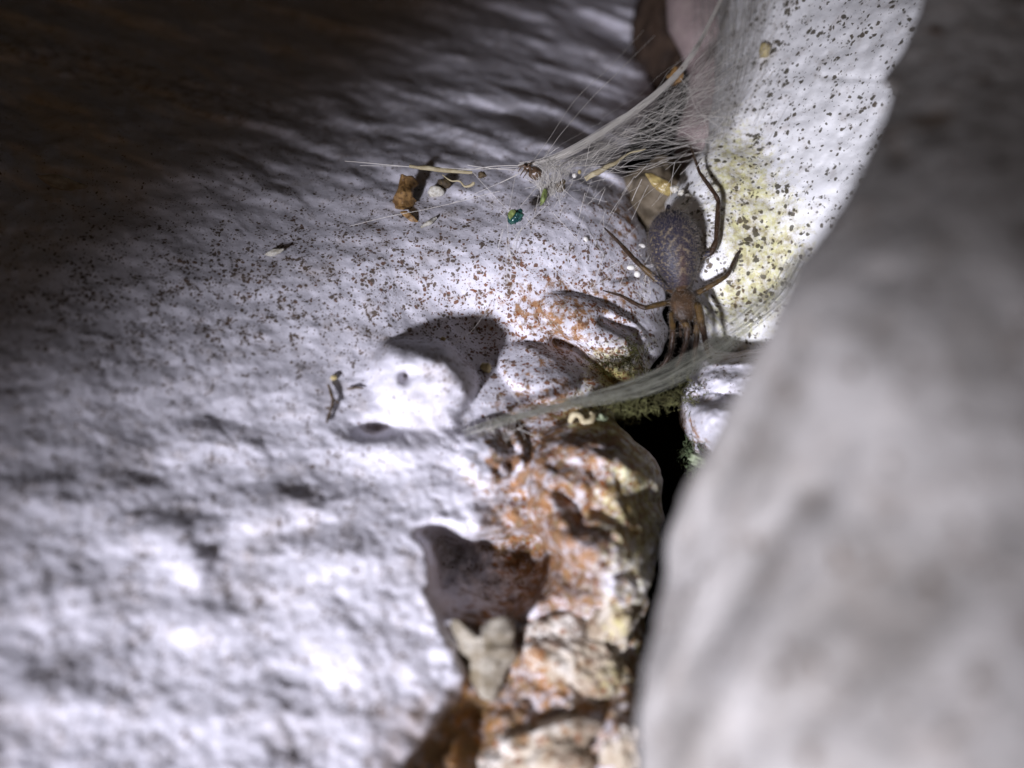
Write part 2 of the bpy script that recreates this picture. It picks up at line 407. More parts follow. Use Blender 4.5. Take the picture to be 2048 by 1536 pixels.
A['brn'] = np.clip(0.85 * bump(px, py, 850, 1490, 150, 130) + 0.6 * sstep(-10, 40, px - ridge_x(py)) * sstep(1230, 1330, py)
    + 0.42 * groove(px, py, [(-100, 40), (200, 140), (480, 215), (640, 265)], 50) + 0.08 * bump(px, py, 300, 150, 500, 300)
    + 0.55 * groove(px, py, [(1112, 684), (1190, 730), (1245, 775)], 22) + 0.6 * bump(px, py, 1270, 750, 60, 50) + 0.5 * bump(px, py, 1290, 200, 60, 160)
    + 0.5 * bump(px, py, 1000, 1120, 170, 120) + 0.9 * bump(px, py, 811, 752, 8, 9) + 0.8 * bump(px, py, 752, 858, 32, 15) + 0.35 * bump(px, py, 872, 800, 16, 12) + 0.3 * bump(px, py, 1180, 1190, 110, 70) + 0.55 * bump(px, py, 1180, 980, 190, 210) + 0.2 * bump(px, py, 1060, 860, 100, 80), 0, 1)  # the pits are also coloured dark to deepen their shade
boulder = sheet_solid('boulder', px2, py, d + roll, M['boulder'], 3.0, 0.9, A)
tag(boulder, 'big white limestone boulder with brown and rusty specks filling the left side', 'boulder')

# --- wall stone behind the spider, right
wall_ctrl = [(1340, -250, 11.6), (1500, -250, 10.6), (1800, -250, 9.4), (2000, -250, 9.0), (1390, 50, 10.9), (1500, 50, 10.2), (1650, 50, 9.3), (1850, 50, 8.4),
    (1330, 330, 10.3), (1410, 320, 9.45), (1500, 300, 9.4), (1650, 250, 8.95), (1800, 250, 8.3), (1330, 480, 9.22), (1400, 450, 9.08), (1450, 480, 9.03), (1550, 480, 9.0), (1700, 450, 8.5),
    (1360, 600, 9.9), (1430, 600, 9.15), (1500, 600, 9.1), (1650, 650, 8.7), (1400, 700, 10.2), (1480, 720, 9.5), (1700, 850, 9.0), (1400, 850, 10.6), (1500, 900, 9.8)]
_wt = tps(wall_ctrl)
def depth_wall(px, py):
    d = _wt(px, py); p = P(px, py, d)
    d = d + 0.06 * fbm(p, 1.1, 3, 0.5, 21) + 0.03 * fbm(p, 4.0, 4, 0.5, 22) + 0.008 * fbm(p, 14, 2, 0.5, 23)
    d = d + 0.025 * groove(px, py, [(1640, 150), (1720, 158), (1780, 155)], 6)
    return d
wall_edge = curve([(-300, 1440), (0, 1425), (150, 1420), (300, 1398), (345, 1350), (400, 1322), (560, 1322), (640, 1352), (700, 1372), (900, 1392), (1000, 1400)])
nv, nu = 260, 150
yy = np.linspace(-280, 1000, nv)[:, None] * np.ones((1, nu)); u = np.linspace(0, 1, nu)[None] * np.ones((nv, 1))
xl = wall_edge(yy) + 7 * fbm(np.stack([yy / 40, yy * 0, yy * 0 + 3], -1), 1, 3)
px = xl + (2080 - xl) * u; py = yy
d = depth_wall(px, py); e = np.clip(1 - (px - xl) / 40, 0, 1)
A = dict(spk=np.clip(0.72 + 0.25 * bump(px, py, 1470, 480, 90, 200) + 0.2 * bump(px, py, 1560, 60, 120, 100), 0, 1),
    org=0.16 + 0.4 * bump(px, py, 1470, 600, 80, 60),
    grn=np.clip(0.75 * bump(px, py, 1470, 330, 80, 90) + 0.95 * bump(px, py, 1490, 560, 130, 110) + 0.6 * bump(px, py, 1540, 440, 110, 110) + 0.5 * bump(px, py, 1440, 60, 90, 200) + 0.35 * bump(px, py, 1450, 680, 120, 70)
        - 0.8 * bump(px, py, 1425, 535, 38, 36), 0, 1),
    brn=np.clip(0.6 * sstep(1540, 1440, px + 0.22 * py) * sstep(420, 250, py) + 0.55 * sstep(640, 720, py) + 0.12 * bump(px, py, 1375, 460, 50, 80), 0, 1))  # brown at the upper left paints shade onto the wall edge
px2 = px + 16 * np.clip((e - 0.7) / 0.3, 0, 1) ** 1.5
wallrock = sheet_solid('wall_stone', px2, py, d + 0.25 * e ** 2 + 2.2 * np.clip((e - 0.7) / 0.3, 0, 1) ** 1.6, M['wall'], 2.5, 0.9, A)
tag(wallrock, 'bright white stone peppered with dark specks and yellow-green lichen behind the spider', 'stone')

# --- blurred slab in the foreground, right
slab_ctrl = [(1900, -300, 7.3), (2400, -300, 7.6), (1850, 50, 6.8), (2100, 50, 6.5), (2450, 100, 6.6), (1760, 180, 6.7), (1900, 300, 5.95), (2200, 400, 5.8), (1640, 460, 6.0), (1560, 600, 5.75),
    (1750, 600, 5.3), (2000, 700, 5.0), (2400, 700, 5.2), (1510, 760, 5.9), (1440, 880, 6.1), (1340, 1060, 6.6), (1500, 1050, 5.6), (1750, 1000, 4.9), (2050, 1100, 4.6), (2450, 1200, 4.8),
    (1305, 1250, 6.4), (1270, 1450, 6.1), (1450, 1350, 5.3), (1700, 1400, 4.6), (2050, 1500, 4.3), (1255, 1800, 5.6), (1600, 1800, 4.6), (2400, 1800, 4.2)]
_st = tps([(a, b, c * (0.95 - 0.18 * min(1, max(0, (b + 100) / 480)))) for a, b, c in slab_ctrl])
slab_edge = curve([(-300, 1900), (0, 1838), (90, 1806), (140, 1768), (160, 1752), (175, 1776), (200, 1772), (260, 1748), (350, 1704), (450, 1644), (520, 1588), (600, 1552), (700, 1504), (760, 1474), (850, 1428),
    (920, 1392), (1000, 1350), (1060, 1330), (1150, 1322), (1250, 1302), (1350, 1278), (1450, 1266), (1560, 1270), (1850, 1250)])
nv, nu = 300, 190
yy = np.linspace(-280, 1820, nv)[:, None] * np.ones((1, nu)); u = np.linspace(0, 1, nu)[None] ** 1.3 * np.ones((nv, 1))
xl = slab_edge(yy) + 6 * fbm(np.stack([yy / 70, yy * 0, yy * 0 + 9], -1), 1, 3)
px = xl + (2480 - xl) * u; py = yy
d = _st(px, py); p = P(px, py, d)
st = np.stack([p[..., 0] * 0.8 - p[..., 2] * 0.6, p[..., 1], (p[..., 0] * 0.6 + p[..., 2] * 0.8) * 0.35], -1)
d = d + (0.03 + 0.08 * sstep(250, 800, py)) * fbm(st, 1.5, 3, 0.45, 31) + 0.015 * fbm(p, 5, 3, 0.5, 32)
for cx, cy, r, a in ((1875, 240, 34, .05), (1800, 310, 26, .05), (1630, 980, 36, .06), (1760, 560, 40, .04)): d = d + a * bump(px, py, cx, cy, r, r)
e = np.clip(1 - (px - xl) / 34, 0, 1)
A = dict(spk=np.clip(0.55 + 0.0 * px, 0, 1), org=0.12 + 0 * px, grn=0.15 * bump(px, py, 1650, 1000, 250, 250), 
    brn=np.clip(0.30 * sstep(500, 150, py) + 0.5 * bump(px, py, 1630, 985, 40, 40) + 0.55 * bump(px, py, 1875, 240, 40, 40) + 0.5 * bump(px, py, 1800, 310, 30, 30) + 0.3 * bump(px, py, 1420, 1380, 60, 200), 0, 1))
px2 = px + 22 * np.clip((e - 0.75) / 0.25, 0, 1) ** 1.5
slab = sheet_solid('stone_slab', px2, py, d + 0.10 * e ** 2 + 1.6 * np.clip((e - 0.75) / 0.25, 0, 1) ** 1.6, M['slab'], 1.5, 0.92, A)
tag(slab, 'grey stone slab in the blurred foreground on the right', 'stone')

# --- pinkish stone behind the cobweb
pink_ctrl = [(1300, -250, 12.2), (1400, -250, 11.6), (1520, -250, 11.8), (1330, 40, 11.7), (1400, 60, 11.2), (1480, 100, 11.3), (1370, 180, 11.3), (1400, 240, 10.8), (1450, 300, 10.7), (1350, 330, 11), (1400, 350, 10.5), (1470, 420, 10.9), (1340, 420, 11.0)]
_pt = tps(pink_ctrl)
pink_edge = curve([(-300, 1330), (0, 1322), (60, 1325), (110, 1352), (150, 1366), (200, 1366), (260, 1344), (320, 1336), (380, 1346), (460, 1360)])
nv, nu = 120, 60
yy = np.linspace(-280, 460, nv)[:, None] * np.ones((1, nu)); u = np.linspace(0, 1, nu)[None] * np.ones((nv, 1))
xl = pink_edge(yy); px = xl + (1600 - xl) * u; py = yy
d = _pt(px, py); d = d + 0.07 * fbm(P(px, py, d), 1.8, 4, 0.5, 41); e = np.clip(1 - (px - xl) / 34, 0, 1)
A = dict(spk=0.1 + 0 * px, org=0.75 * np.exp(-((px - xl) / 26) ** 2) * sstep(130, 200, py), grn=0 * px, brn=0.05 + 0 * px)
pink = sheet_solid('pink_stone', px + 12 * np.clip((e - .7) / .3, 0, 1), py, d + 0.3 * e ** 2 + 1.5 * np.clip((e - .7) / .3, 0, 1) ** 1.6, M['pink'], 1.5, 0.9, A)
tag(pink, 'smooth pinkish grey stone with an orange rim behind the cobweb', 'stone')

# --- mossy white stone in the gap below the spider
ms_ctrl = [(1390, 690, 9.2), (1480, 690, 8.8), (1600, 690, 8.6), (1350, 810, 8.9), (1420, 760, 8.5), (1420, 840, 8.25), (1500, 830, 8.2), (1600, 900, 8.2), (1390, 930, 8.7), (1450, 950, 8.4), (1390, 1060, 9.0), (1550, 1060, 8.6), (1450, 740, 8.6), (1410, 790, 8.62)]
_mt = tps(ms_ctrl)
ms_edge = curve([(670, 1410), (700, 1398), (750, 1372), (790, 1352), (820, 1346), (860, 1354), (890, 1374), (940, 1388), (1000, 1378), (1080, 1380)])
nv, nu = 150, 90
yy = np.linspace(672, 1080, nv)[:, None] * np.ones((1, nu)); u = np.linspace(0, 1, nu)[None] * np.ones((nv, 1))
xl = ms_edge(yy) + 5 * fbm(np.stack([yy / 22, yy * 0, yy * 0 + 6], -1), 1, 3); px = xl + (1680 - xl) * u; py = yy
d = _mt(px, py); p = P(px, py, d)
d = d - 0.22 * dome(px, py, 1425, 838, 52, 52, 0, 2.4) + 0.16 * groove(px, py, [(1385, 790), (1415, 800), (1470, 800)], 13) + 0.06 * fbm(p, 2.4, 4, 0.5, 51) - 0.05 * np.abs(fbm(p, 6, 3, 0.5, 52)) + 1.5 * np.clip((735 + 22 * fbm(p, 2.0, 3, 0.5, 53) - py) / 60, 0, 1.2) ** 2
e = np.clip(1 - (px - xl) / 30, 0, 1)
A = dict(spk=0.75 - 0.55 * bump(px, py, 1430, 830, 45, 45), org=np.clip(0.3 + 0.6 * bump(px, py, 1385, 880, 40, 50), 0, 1), grn=np.clip(0.6 * bump(px, py, 1395, 920, 50, 60) + 0.4 * bump(px, py, 1470, 720, 80, 50), 0, 1),
    brn=np.clip(0.8 * sstep(1390, 1362, px - 0.25 * (py - 850)) + 0.5 * sstep(880, 930, py) + 0.7 * sstep(752, 715, py) + 0.6 * groove(px, py, [(1385, 790), (1415, 800), (1470, 800)], 14), 0, 1))
ms = sheet_solid('white_stone', px + 10 * np.clip((e - .7) / .3, 0, 1), py, d + 0.2 * e ** 2 + 1.4 * np.clip((e - .7) / .3, 0, 1) ** 1.6, M['boulder'], 1.0, 0.9, A)
tag(ms, 'small bright white stone with brown mossy underside beside the black hole', 'stone')

# --- near-black backing closes the crevice; its colour stands for deep shade
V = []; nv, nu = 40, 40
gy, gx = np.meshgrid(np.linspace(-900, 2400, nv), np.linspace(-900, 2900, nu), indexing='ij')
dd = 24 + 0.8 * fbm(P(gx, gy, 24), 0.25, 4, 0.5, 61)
back = sheet_solid('crevice_back', gx, gy, dd, M['unlit_back'], 2.0, 1.0)
tag(back, 'near-black backing closing the crevice, deep shade put into its colour', None, None, 'structure')

# ------------------------------------------------------------------ loose stones
def at_b(x, y, off=0.0): return float(depth_boulder(np.array([float(x)]), np.array([float(y)]))[0]) - off
def at_w(x, y, off=0.0): return float(depth_wall(np.array([float(x)]), np.array([float(y)]))[0]) - off

def blob(name, px, py, d, rx, ry, rz, rot, mat, seed, rough=0.25, freq=1.6, sub=5, attrs=None, parent=None, ridge=0.0):
    """an irregular stone: radii in photo pixels at its own distance"""
    bm = bmesh.new(); bmesh.ops.create_icosphere(bm, subdivisions=sub, radius=1.0)
    v = np.array([x.co[:] for x in bm.verts]); f = np.array([[q.index for q in fc.verts] for fc in bm.faces]); bm.free()
    k = 1 + rough * fbm(v, freq, 4, 0.5, seed)
    if ridge: k = k - ridge * np.abs(fbm(v, freq * 2.2, 3, 0.5, seed + 3))
    v = v * k[:, None]
    s = d / F
    v = v * np.array([rx * s, rz * s, ry * s])
    a = math.radians(rot); c_, s_ = math.cos(a), math.sin(a)
    v = np.stack([v[:, 0] * c_ + v[:, 2] * s_, v[:, 1], -v[:, 0] * s_ + v[:, 2] * c_], -1)
    v = v + P(px, py, d)
    if attrs:
        vpx = v[:, 0] / v[:, 1] * F + 1024; vpy = 768 - v[:, 2] / v[:, 1] * F
        attrs = {kk: (fn(vpx, vpy) if callable(fn) else np.full(len(v), float(fn))) for kk, fn in attrs.items()}
    return make_mesh(name, v, f, mat, attrs=attrs, parent=parent)

o = blob('stained_stone', 1150, 1322, at_b(1150, 1322, -0.12), 122, 78, 90, 30, M['crust'], 3, 0.2, 1.2, 6, ridge=0.06,
    attrs=dict(spk=0.9, org=lambda x, y: np.clip(0.6 + 0.5 * bump(x, y, 1065, 1310, 30, 40), 0, 1), grn=lambda x, y: np.clip(0.75 * bump(x, y, 1240, 1360, 70, 60), 0, 1), brn=lambda x, y: np.clip(0.42 + 0.5 * bump(x, y, 1200, 1400, 90, 40), 0, 1)))
tag(o, 'tilted cream stone with an orange corner and mustard-coloured right end', 'pebble')
o = blob('greenish_stone', 1222, 1230, at_b(1222, 1230, -0.12), 52, 92, 60, 18, M['crust'], 8, 0.35, 1.5, 5, ridge=0.07,
    attrs=dict(spk=0.8, org=0.4, grn=lambda x, y: 0.35 + 0.4 * bump(x, y, 1245, 1230, 30, 60), brn=lambda x, y: 0.35 + 0.4 * sstep(1220, 1180, x)))
tag(o, 'upright pale pebble with a greenish tinge above the tilted cream stone', 'pebble')
o = blob('pinkish_stone', 1085, 1500, at_b(1085, 1500, -0.12), 125, 62, 80, -14, M['crust'], 13, 0.32, 1.4, 5, ridge=0.07, attrs=dict(spk=0.8, org=lambda x, y: 0.6 + 0.4 * bump(x, y, 1020, 1460, 60, 40), grn=0.0, brn=lambda x, y: 0.38 + 0.4 * sstep(1090, 1190, x)))
tag(o, 'pale orange-pink pebble at the bottom edge of the gap', 'pebble')
o = blob('pale_stone', 1240, 1496, at_b(1240, 1496, -0.12), 40, 54, 40, 10, M['crust'], 17, 0.3, 1.6, 5, ridge=0.07, attrs=dict(spk=0.7, org=0.2, grn=0.3, brn=0.5))
tag(o, 'small greyish white pebble against the foreground slab at the bottom', 'pebble')
o = blob('murky_stone', 1318, 90, 13.4, 60, 150, 60, 8, M['murk'], 39, 0.3, 1.5, 5, ridge=0.1)
tag(o, 'brown stone, coloured dark for shade, deep in the gap between boulder and pinkish stone', 'stone')
o = blob('olive_stone', 1312, 392, 10.2, 62, 72, 60, 10, M['olive'], 37, 0.25, 1.3, 5)
tag(o, 'dull olive-brown stone wedged behind the amber husk above the spider', 'stone')

# ------------------------------------------------------------------ flakes: star-shaped outlines with thickness, curl and ridges
def flake(name, outline, d, thick, mat, curl=None, seed=0, parent=None, rings=7, wob=0.02, per=6):
    pts = np.array(outline, float); n = len(pts)
    t = np.linspace(0, n, n * per, endpoint=False); i = t.astype(int) % n; fr = (t % 1)[:, None]
    p0, p1, p2, p3 = pts[(i - 1) % n], pts[i], pts[(i + 1) % n], pts[(i + 2) % n]
    lin = p1 + (p2 - p1) * fr
    cat = 0.5 * (2 * p1 + (p2 - p0) * fr + (2 * p0 - 5 * p1 + 4 * p2 - p3) * fr ** 2 + (-p0 + 3 * p1 - 3 * p2 + p3) * fr ** 3)
    out = 0.5 * lin + 0.5 * cat; m = len(out); c = out.mean(0)
    R = np.linspace(0, 1, rings + 1)[1:]
    grid = [c[None]] + [c + (out - c) * r for r in R]
    xy = np.vstack(grid); rad = np.concatenate([[0]] + [np.full(m, r) for r in R])
    dz = (curl(xy[:, 0], xy[:, 1]) if curl else 0) + 0 * rad
    base = P(xy[:, 0], xy[:, 1], d + dz)
    base[:, 1] += wob * fbm(base, 9, 3, 0.5, seed)
    th = thick * np.sqrt(np.clip(1.02 - rad ** 4, 0, 1))
    fr_ = base.copy(); fr_[:, 1] -= th / 2; bk = base.copy(); bk[:, 1] += th / 2
    V = np.vstack([fr_, bk]); N = len(base); faces = []
    for s, off in ((0, 0), (1, N)):
        for k in range(m):
            kn = (k + 1) % m
            faces.append((off, off + 1 + k, off + 1 + kn))
            for r in range(rings - 1):
                a = off + 1 + r * m
                faces.append((a + k, a + m + k, a + m + kn, a + kn))
    a = 1 + (rings - 1) * m
    for k in range(m):
        kn = (k + 1) % m; faces.append((a + k, N + a + k, N + a + kn, a + kn))
    return make_mesh(name, V, faces, mat, parent=parent)

M['shell'] = plain('worn_shell', (0.36, 0.33, 0.27), (0.17, 0.14, 0.09), 7, 0.5, 0.3, 0.6, 0.04)
o = flake('shell_fragment', [(900, 1244), (915, 1240), (936, 1254), (952, 1270), (964, 1272), (964, 1254), (985, 1240), (1012, 1234), (1030, 1254), (1027, 1290), (1036, 1312), (1014, 1342), (1002, 1372), (988, 1402), (962, 1394), (936, 1352), (918, 1312), (908, 1272)],
    at_b(965, 1340, 0.16), 0.1, M['shell'], lambda x, y: 0.0022 * np.abs(x - 965) + 0.0016 * (y - 1310) + 0.018 * np.sin((y - 1240) / 5.2) - 0.12, 5)
tag(o, 'grey fan-shaped shell fragment with a notched top beside the dark hollow', 'shell')

M['husk'] = plain('dry_husk', (0.34, 0.20, 0.075), (0.13, 0.07, 0.025), 16, 0.45, 0.4, 0.6, 0.03)
M['straw'] = plain('straw', (0.50, 0.44, 0.28), (0.34, 0.28, 0.16), 14, 0.5, 0.3)
M['twig'] = plain('dry_twig', (0.13, 0.085, 0.04), (0.06, 0.04, 0.02), 25, 0.6, 0.3)
M['wing'] = plain('amber_husk', (0.42, 0.33, 0.13), (0.24, 0.17, 0.06), 14, 0.35, 0.5)
M['crumb'] = plain('pale_crumb', (0.72, 0.70, 0.62), (0.5, 0.46, 0.36), 30, 0.6)
M['yellow'] = plain('yellow_crumb', (0.50, 0.42, 0.22), (0.36, 0.29, 0.13), 20, 0.6)
M['egg'] = plain('white_capsule', (0.80, 0.78, 0.72), (0.70, 0.68, 0.62), 20, 0.4, 0.4, 0.1, 0.01)
M['leafgreen'] = plain('green_scrap', (0.24, 0.30, 0.09), (0.10, 0.12, 0.04), 22, 0.5)
M['beetle'] = plain('beetle_shell', (0.008, 0.05, 0.055), (0.03, 0.10, 0.07), 20, 0.22, 0.8)
M['carcass'] = plain('brown_carcass', (0.12, 0.075, 0.045), (0.06, 0.038, 0.022), 16, 0.3, 0.5)
M['grit'] = plain('dark_grit', (0.06, 0.045, 0.03), (0.14, 0.10, 0.05), 24, 0.7)
M['lichen'] = plain('green_lichen', (0.30, 0.34, 0.22), (0.18, 0.21, 0.12), 24, 0.8)

def tube(path, radii, sides=8):
    """one tapered tube through points; returns verts, faces"""
    path = np.asarray(path, float); n = len(path); radii = np.broadcast_to(np.asarray(radii, float), (n,))
    tan = np.gradient(path, axis=0); tan /= np.linalg.norm(tan, axis=1)[:, None] + 1e-9
    ref = np.array([0.31, 0.86, 0.4]); a = np.cross(tan, ref); a /= np.linalg.norm(a, axis=1)[:, None] + 1e-9; b = np.cross(tan, a)
    th = np.linspace(0, 2 * np.pi, sides, endpoint=False)
    V = (path[:, None] + radii[:, None, None] * (np.cos(th)[None, :, None] * a[:, None] + np.sin(th)[None, :, None] * b[:, None])).reshape(-1, 3)
    i = np.arange(n - 1)[:, None] * sides; j = np.arange(sides)[None]; jn = (j + 1) % sides
    q = np.stack([i + j, i + jn, i + sides + jn, i + sides + j], -1).reshape(-1, 4)
    return V, q
def spline(pts, n):
    pts = np.asarray(pts, float); m = len(pts)
    if m == 2: return pts[0] + (pts[1] - pts[0]) * np.linspace(0, 1, n)[:, None]
    t = np.linspace(0, m - 1, n); i = np.minimum(t.astype(int), m - 2); f = (t - i)[:, None]
    g = lambda k: pts[np.clip(k, 0, m - 1)]
    p0, p1, p2, p3 = g(i - 1), g(i), g(i + 1), g(i + 2)
    return 0.5 * (2 * p1 + (p2 - p0) * f + (2 * p0 - 5 * p1 + 4 * p2 - p3) * f ** 2 + (-p0 + 3 * p1 - 3 * p2 + p3) * f ** 3)
def join(parts):
    V = []; Q = []; o = 0
    for v, q in parts: V.append(v); Q.append(q + o); o += len(v)
    return np.vstack(V), np.vstack(Q)
def stick(name, pts, r_px, mat, seed=0, n=24, twigs=()):
    """pts: (px, py, d); radius in photo pixels"""
    parts = []
    for k, (pp, rr) in enumerate([(pts, r_px)] + list(twigs)):
        P3 = spline([P(*q) for q in pp], n); s = pp[0][2] / F
        r = np.interp(np.linspace(0, 1, n), np.linspace(0, 1, len(rr)), rr) * s
        r = r * (1 + 0.35 * fbm(P3 + k, 7, 3, 0.5, seed)); P3 = P3 + 0.012 * np.stack([fbm(P3, 6, 2, 0.5, seed + 1), 0 * r, fbm(P3, 6, 2, 0.5, seed + 2)], -1)
        parts.append(tube(P3, r, 8))
    V, Q = join(parts); return make_mesh(name, V, Q, mat)

o = flake('dry_husk', [(802, 349), (814, 352), (826, 352), (838, 368), (828, 374), (826, 394), (834, 402), (826, 416), (806, 420), (788, 416), (784, 402), (796, 376)], at_b(812, 410, 0.12), 0.05, M['husk'],
    lambda x, y: 0.0045 * np.abs(x - 806) - 0.004 * (y - 400) * 0.1 + 0.05 * np.sin(y / 7.0), 3)
tag(o, 'curled brown dry husk standing on the white boulder under the left web cord', 'husk')
o = flake('husk_scrap', [(800, 424), (812, 421), (826, 430), (838, 444), (826, 446), (810, 434)], at_b(818, 434, 0.05), 0.03, M['husk'], None, 4)
tag(o, 'small brown scrap lying just below the curled husk', 'husk')
o = flake('amber_husk', [(1290, 347), (1304, 346), (1322, 356), (1340, 364), (1350, 380), (1338, 392), (1322, 386), (1304, 370)], 9.35, 0.06, M['wing'], lambda x, y: 0.0015 * np.abs(y - 368) * 1.0, 6)
tag(o, 'amber insect husk caught in silk above the spider', 'husk')
o = stick('yellow_twig', [(1172, 357, 9.0), (1196, 343, 9.0), (1225, 328, 9.05), (1262, 305, 9.15), (1290, 297, 9.2)], [6, 5.5, 4, 2, 1.2], M['straw'], 4)
tag(o, 'yellowish club-shaped bit of stalk at the lower edge of the cobweb', 'stalk')
o = stick('straw_stalk', [(818, 331, 8.8), (850, 336, 8.8), (900, 341, 8.82), (944, 345, 8.85)], [3, 4.5, 5, 2.5], M['straw'], 7)
tag(o, 'straw-coloured stalk strung along the left web cord', 'stalk')
o = stick('bent_straw', [(885, 349, 8.9), (902, 362, 8.9), (920, 364, 8.9), (930, 374, 8.9), (944, 368, 8.88), (947, 364, 8.88)], [1.2, 1.8, 1.8, 2.2, 3.5, 3], M['straw'], 9)
tag(o, 'pale bent straw hanging under the left web cord', 'stalk')
o = stick('straw_bit', [(843, 455, at_b(843, 455, .03)), (858, 446, at_b(858, 446, .04)), (873, 436, at_b(873, 436, .03))], [2.5, 4.5, 2.5], M['crumb'], 11)
tag(o, 'pale straw bit lying on the boulder below the curled husk', 'stalk')
o = stick('brown_twig', [(656, 770, at_b(656, 770, .04)), (665, 795, at_b(665, 795, .06)), (660, 820, at_b(660, 820, .05)), (654, 846, at_b(654, 846, .03))], [2, 3.5, 3, 2], M['twig'], 12,
    twigs=[([(664, 795, at_b(664, 795, .06)), (678, 806, at_b(678, 806, .04))], [2.4, 1])])
tag(o, 'short forked brown twig lying left of the bright knob', 'twig')
o = stick('small_twig', [(692, 779, at_b(692, 779, .03)), (712, 776, at_b(712, 776, .04)), (728, 777, at_b(728, 777, .03))], [1.2, 2.4, 1.2], M['twig'], 13)
tag(o, 'tiny level brown twig beside the bright knob', 'twig')
M['palebit'] = plain('pale_flake', (0.5, 0.44, 0.34), (0.34, 0.28, 0.2), 12, 0.6)
o = flake('pale_flake', [(75, 352), (120, 350), (160, 366), (204, 378), (202, 390), (150, 388), (100, 372)], at_b(140, 370, 0.05), 0.05, M['palebit'], lambda x, y: (x - 140) * 0.002, 8)
tag(o, 'pale dry flake lying in the dark left part of the boulder', 'flake')

o = blob('beetle_shell', 1030, 433, 8.75, 17, 14, 14, -20, M['beetle'], 40, 0.35, 1.4, 4, ridge=0.25)
flake('edge', [(1015, 428), (1022, 419), (1032, 420), (1030, 428), (1020, 440)], 8.66, 0.02, M['leafgreen'], None, 3, parent=o)
tag(o, 'shiny blue-green beetle fragment hanging on silk threads', 'beetle shell')
o = flake('green_scrap', [(1088, 376), (1095, 380), (1094, 394), (1088, 406), (1080, 412), (1081, 398), (1084, 386)], 8.72, 0.03, M['leafgreen'], lambda x, y: 0.003 * np.abs(x - 1087), 2)
tag(o, 'bright green leaf scrap at the tip of the cobweb', 'leaf')

# spiderling carcass: a round body with shrivelled legs
o = blob('shrivelled_carcass', 1071, 347, 8.85, 14, 13, 13, 0, M['carcass'], 44, 0.12, 1.2, 4)
blob('head', 1056, 336, 8.83, 9, 7, 8, 10, M['carcass'], 45, 0.2, 1.2, 3, parent=o)
for k, (x1, y1, x2, y2) in enumerate(((1046, 330, 1036, 344), (1048, 340, 1040, 352), (1050, 332, 1036, 334), (1058, 328, 1066, 326), (1054, 344, 1046, 356))):
    V, Q = tube(spline([P(1056, 337, 8.83), P(x1, y1, 8.78), P(x2, y2, 8.82)], 10), np.linspace(2.0, 0.8, 10) * 0.005, 6)
    make_mesh('leg', V, Q, M['carcass'], parent=o)
tag(o, 'round shrivelled brown insect carcass stuck in the web cord', 'insect')

def pellet(x, y, dd, rx, ry, rot, label, mat='egg', name='white_capsule', cat='capsule', seed=50, rough=0.06):
    o = blob(name, x, y, dd, rx, ry, ry, rot, M[mat], seed, rough, 1.2, 3); tag(o, label, cat); return o
pellet(1284, 492, 9.1, 7.5, 5.5, 10, 'white oval capsule touching the left flank of the spider abdomen')
pellet(1262, 535, 8.95, 8.5, 5.6, 0, 'white oval capsule left of the upper left spider leg', seed=51)
pellet(1275, 548, 9.0, 7, 7, 20, 'greyish round capsule right beside the white oval one at the leg', seed=52)
pellet(1171, 479, 9.15, 6, 6.5, 0, 'single white grain on the boulder left of the spider', name='white_grain', cat='grain', seed=53)
pellet(1149, 351, 8.95, 5, 5, 0, 'tiny white grain hanging below the cobweb', name='white_grain', cat='grain', seed=54)
pellet(1159, 344, 8.98, 4, 4.5, 0, 'tiny yellow grain next to the stalk under the cobweb', 'yellow', 'yellow_grain', 'grain', 55)
pellet(972, 735, at_b(972, 735, 0.05), 10, 11, 0, 'yellowish crumb in the shadow right of the bright knob', 'yellow', 'yellow_crumb', 'crumb', 56, 0.3)
pellet(886, 678, at_b(886, 678, 0.03), 5, 4.5, 0, 'small yellow crumb on the upper edge of the knob shadow', 'yellow', 'yellow_crumb', 'crumb', 57, 0.3)
pellet(668, 755, at_b(668, 755, 0.03), 7, 5.5, 0, 'pale tan crumb just above the forked twig', 'yellow', 'tan_crumb', 'crumb', 58, 0.3)
pellet(872, 383, at_b(872, 383, 0.06), 16, 11, 0, 'white chip right of the curled brown husk', 'crumb', 'white_chip', 'chip', 59, 0.4)
pellet(888, 366, at_b(888, 366, 0.08), 13, 9, 20, 'black grit lump behind the white chip', 'grit', 'black_grit', 'grit', 60, 0.4)
pellet(548, 505, at_b(548, 505, 0.03), 18, 6, -14, 'pale chip at the dark margin of the boulder light pool', 'crumb', 'white_chip', 'chip', 61, 0.4)
pellet(1530, 102, at_w(1530, 102, 0.04), 12, 15, -12, 'tan disc of lichen on the speckled wall stone near the top', 'yellow', 'tan_lichen', 'lichen', 62, 0.25)
pellet(1349, 378, 9.3, 9, 7, 0, 'white crumb at the right end of the amber husk', 'crumb', 'white_crumb', 'crumb', 63, 0.4)
pellet(1362, 386, 9.3, 8, 5.5, -50, 'pale crumb second from the amber husk', 'crumb', 'white_crumb', 'crumb', 64, 0.4)
pellet(1378, 393, 9.35, 9, 5.5, 20, 'pale crumb between the amber husk and the long spider leg', 'crumb', 'white_crumb', 'crumb', 65, 0.4)
pellet(1393, 388, 9.4, 7, 12, 10, 'brown seed lying beside the long spider leg', 'grit', 'brown_seed', 'seed', 66, 0.2)
pellet(1352, 152, 9.75, 15, 18, 40, 'ragged brown debris clump caught in the upper web', 'husk', 'debris_clump', 'debris', 67, 0.6)
pellet(1120, 372, 8.85, 13, 9, -30, 'dark grit clump caught in the hanging tip of the cobweb', 'grit', 'grit_clump', 'debris', 68, 0.6)
pellet(964, 350, 8.85, 8, 6, 0, 'dark speck of dirt at the crossing of two web threads', 'grit', 'dirt_speck', 'debris', 69, 0.5)

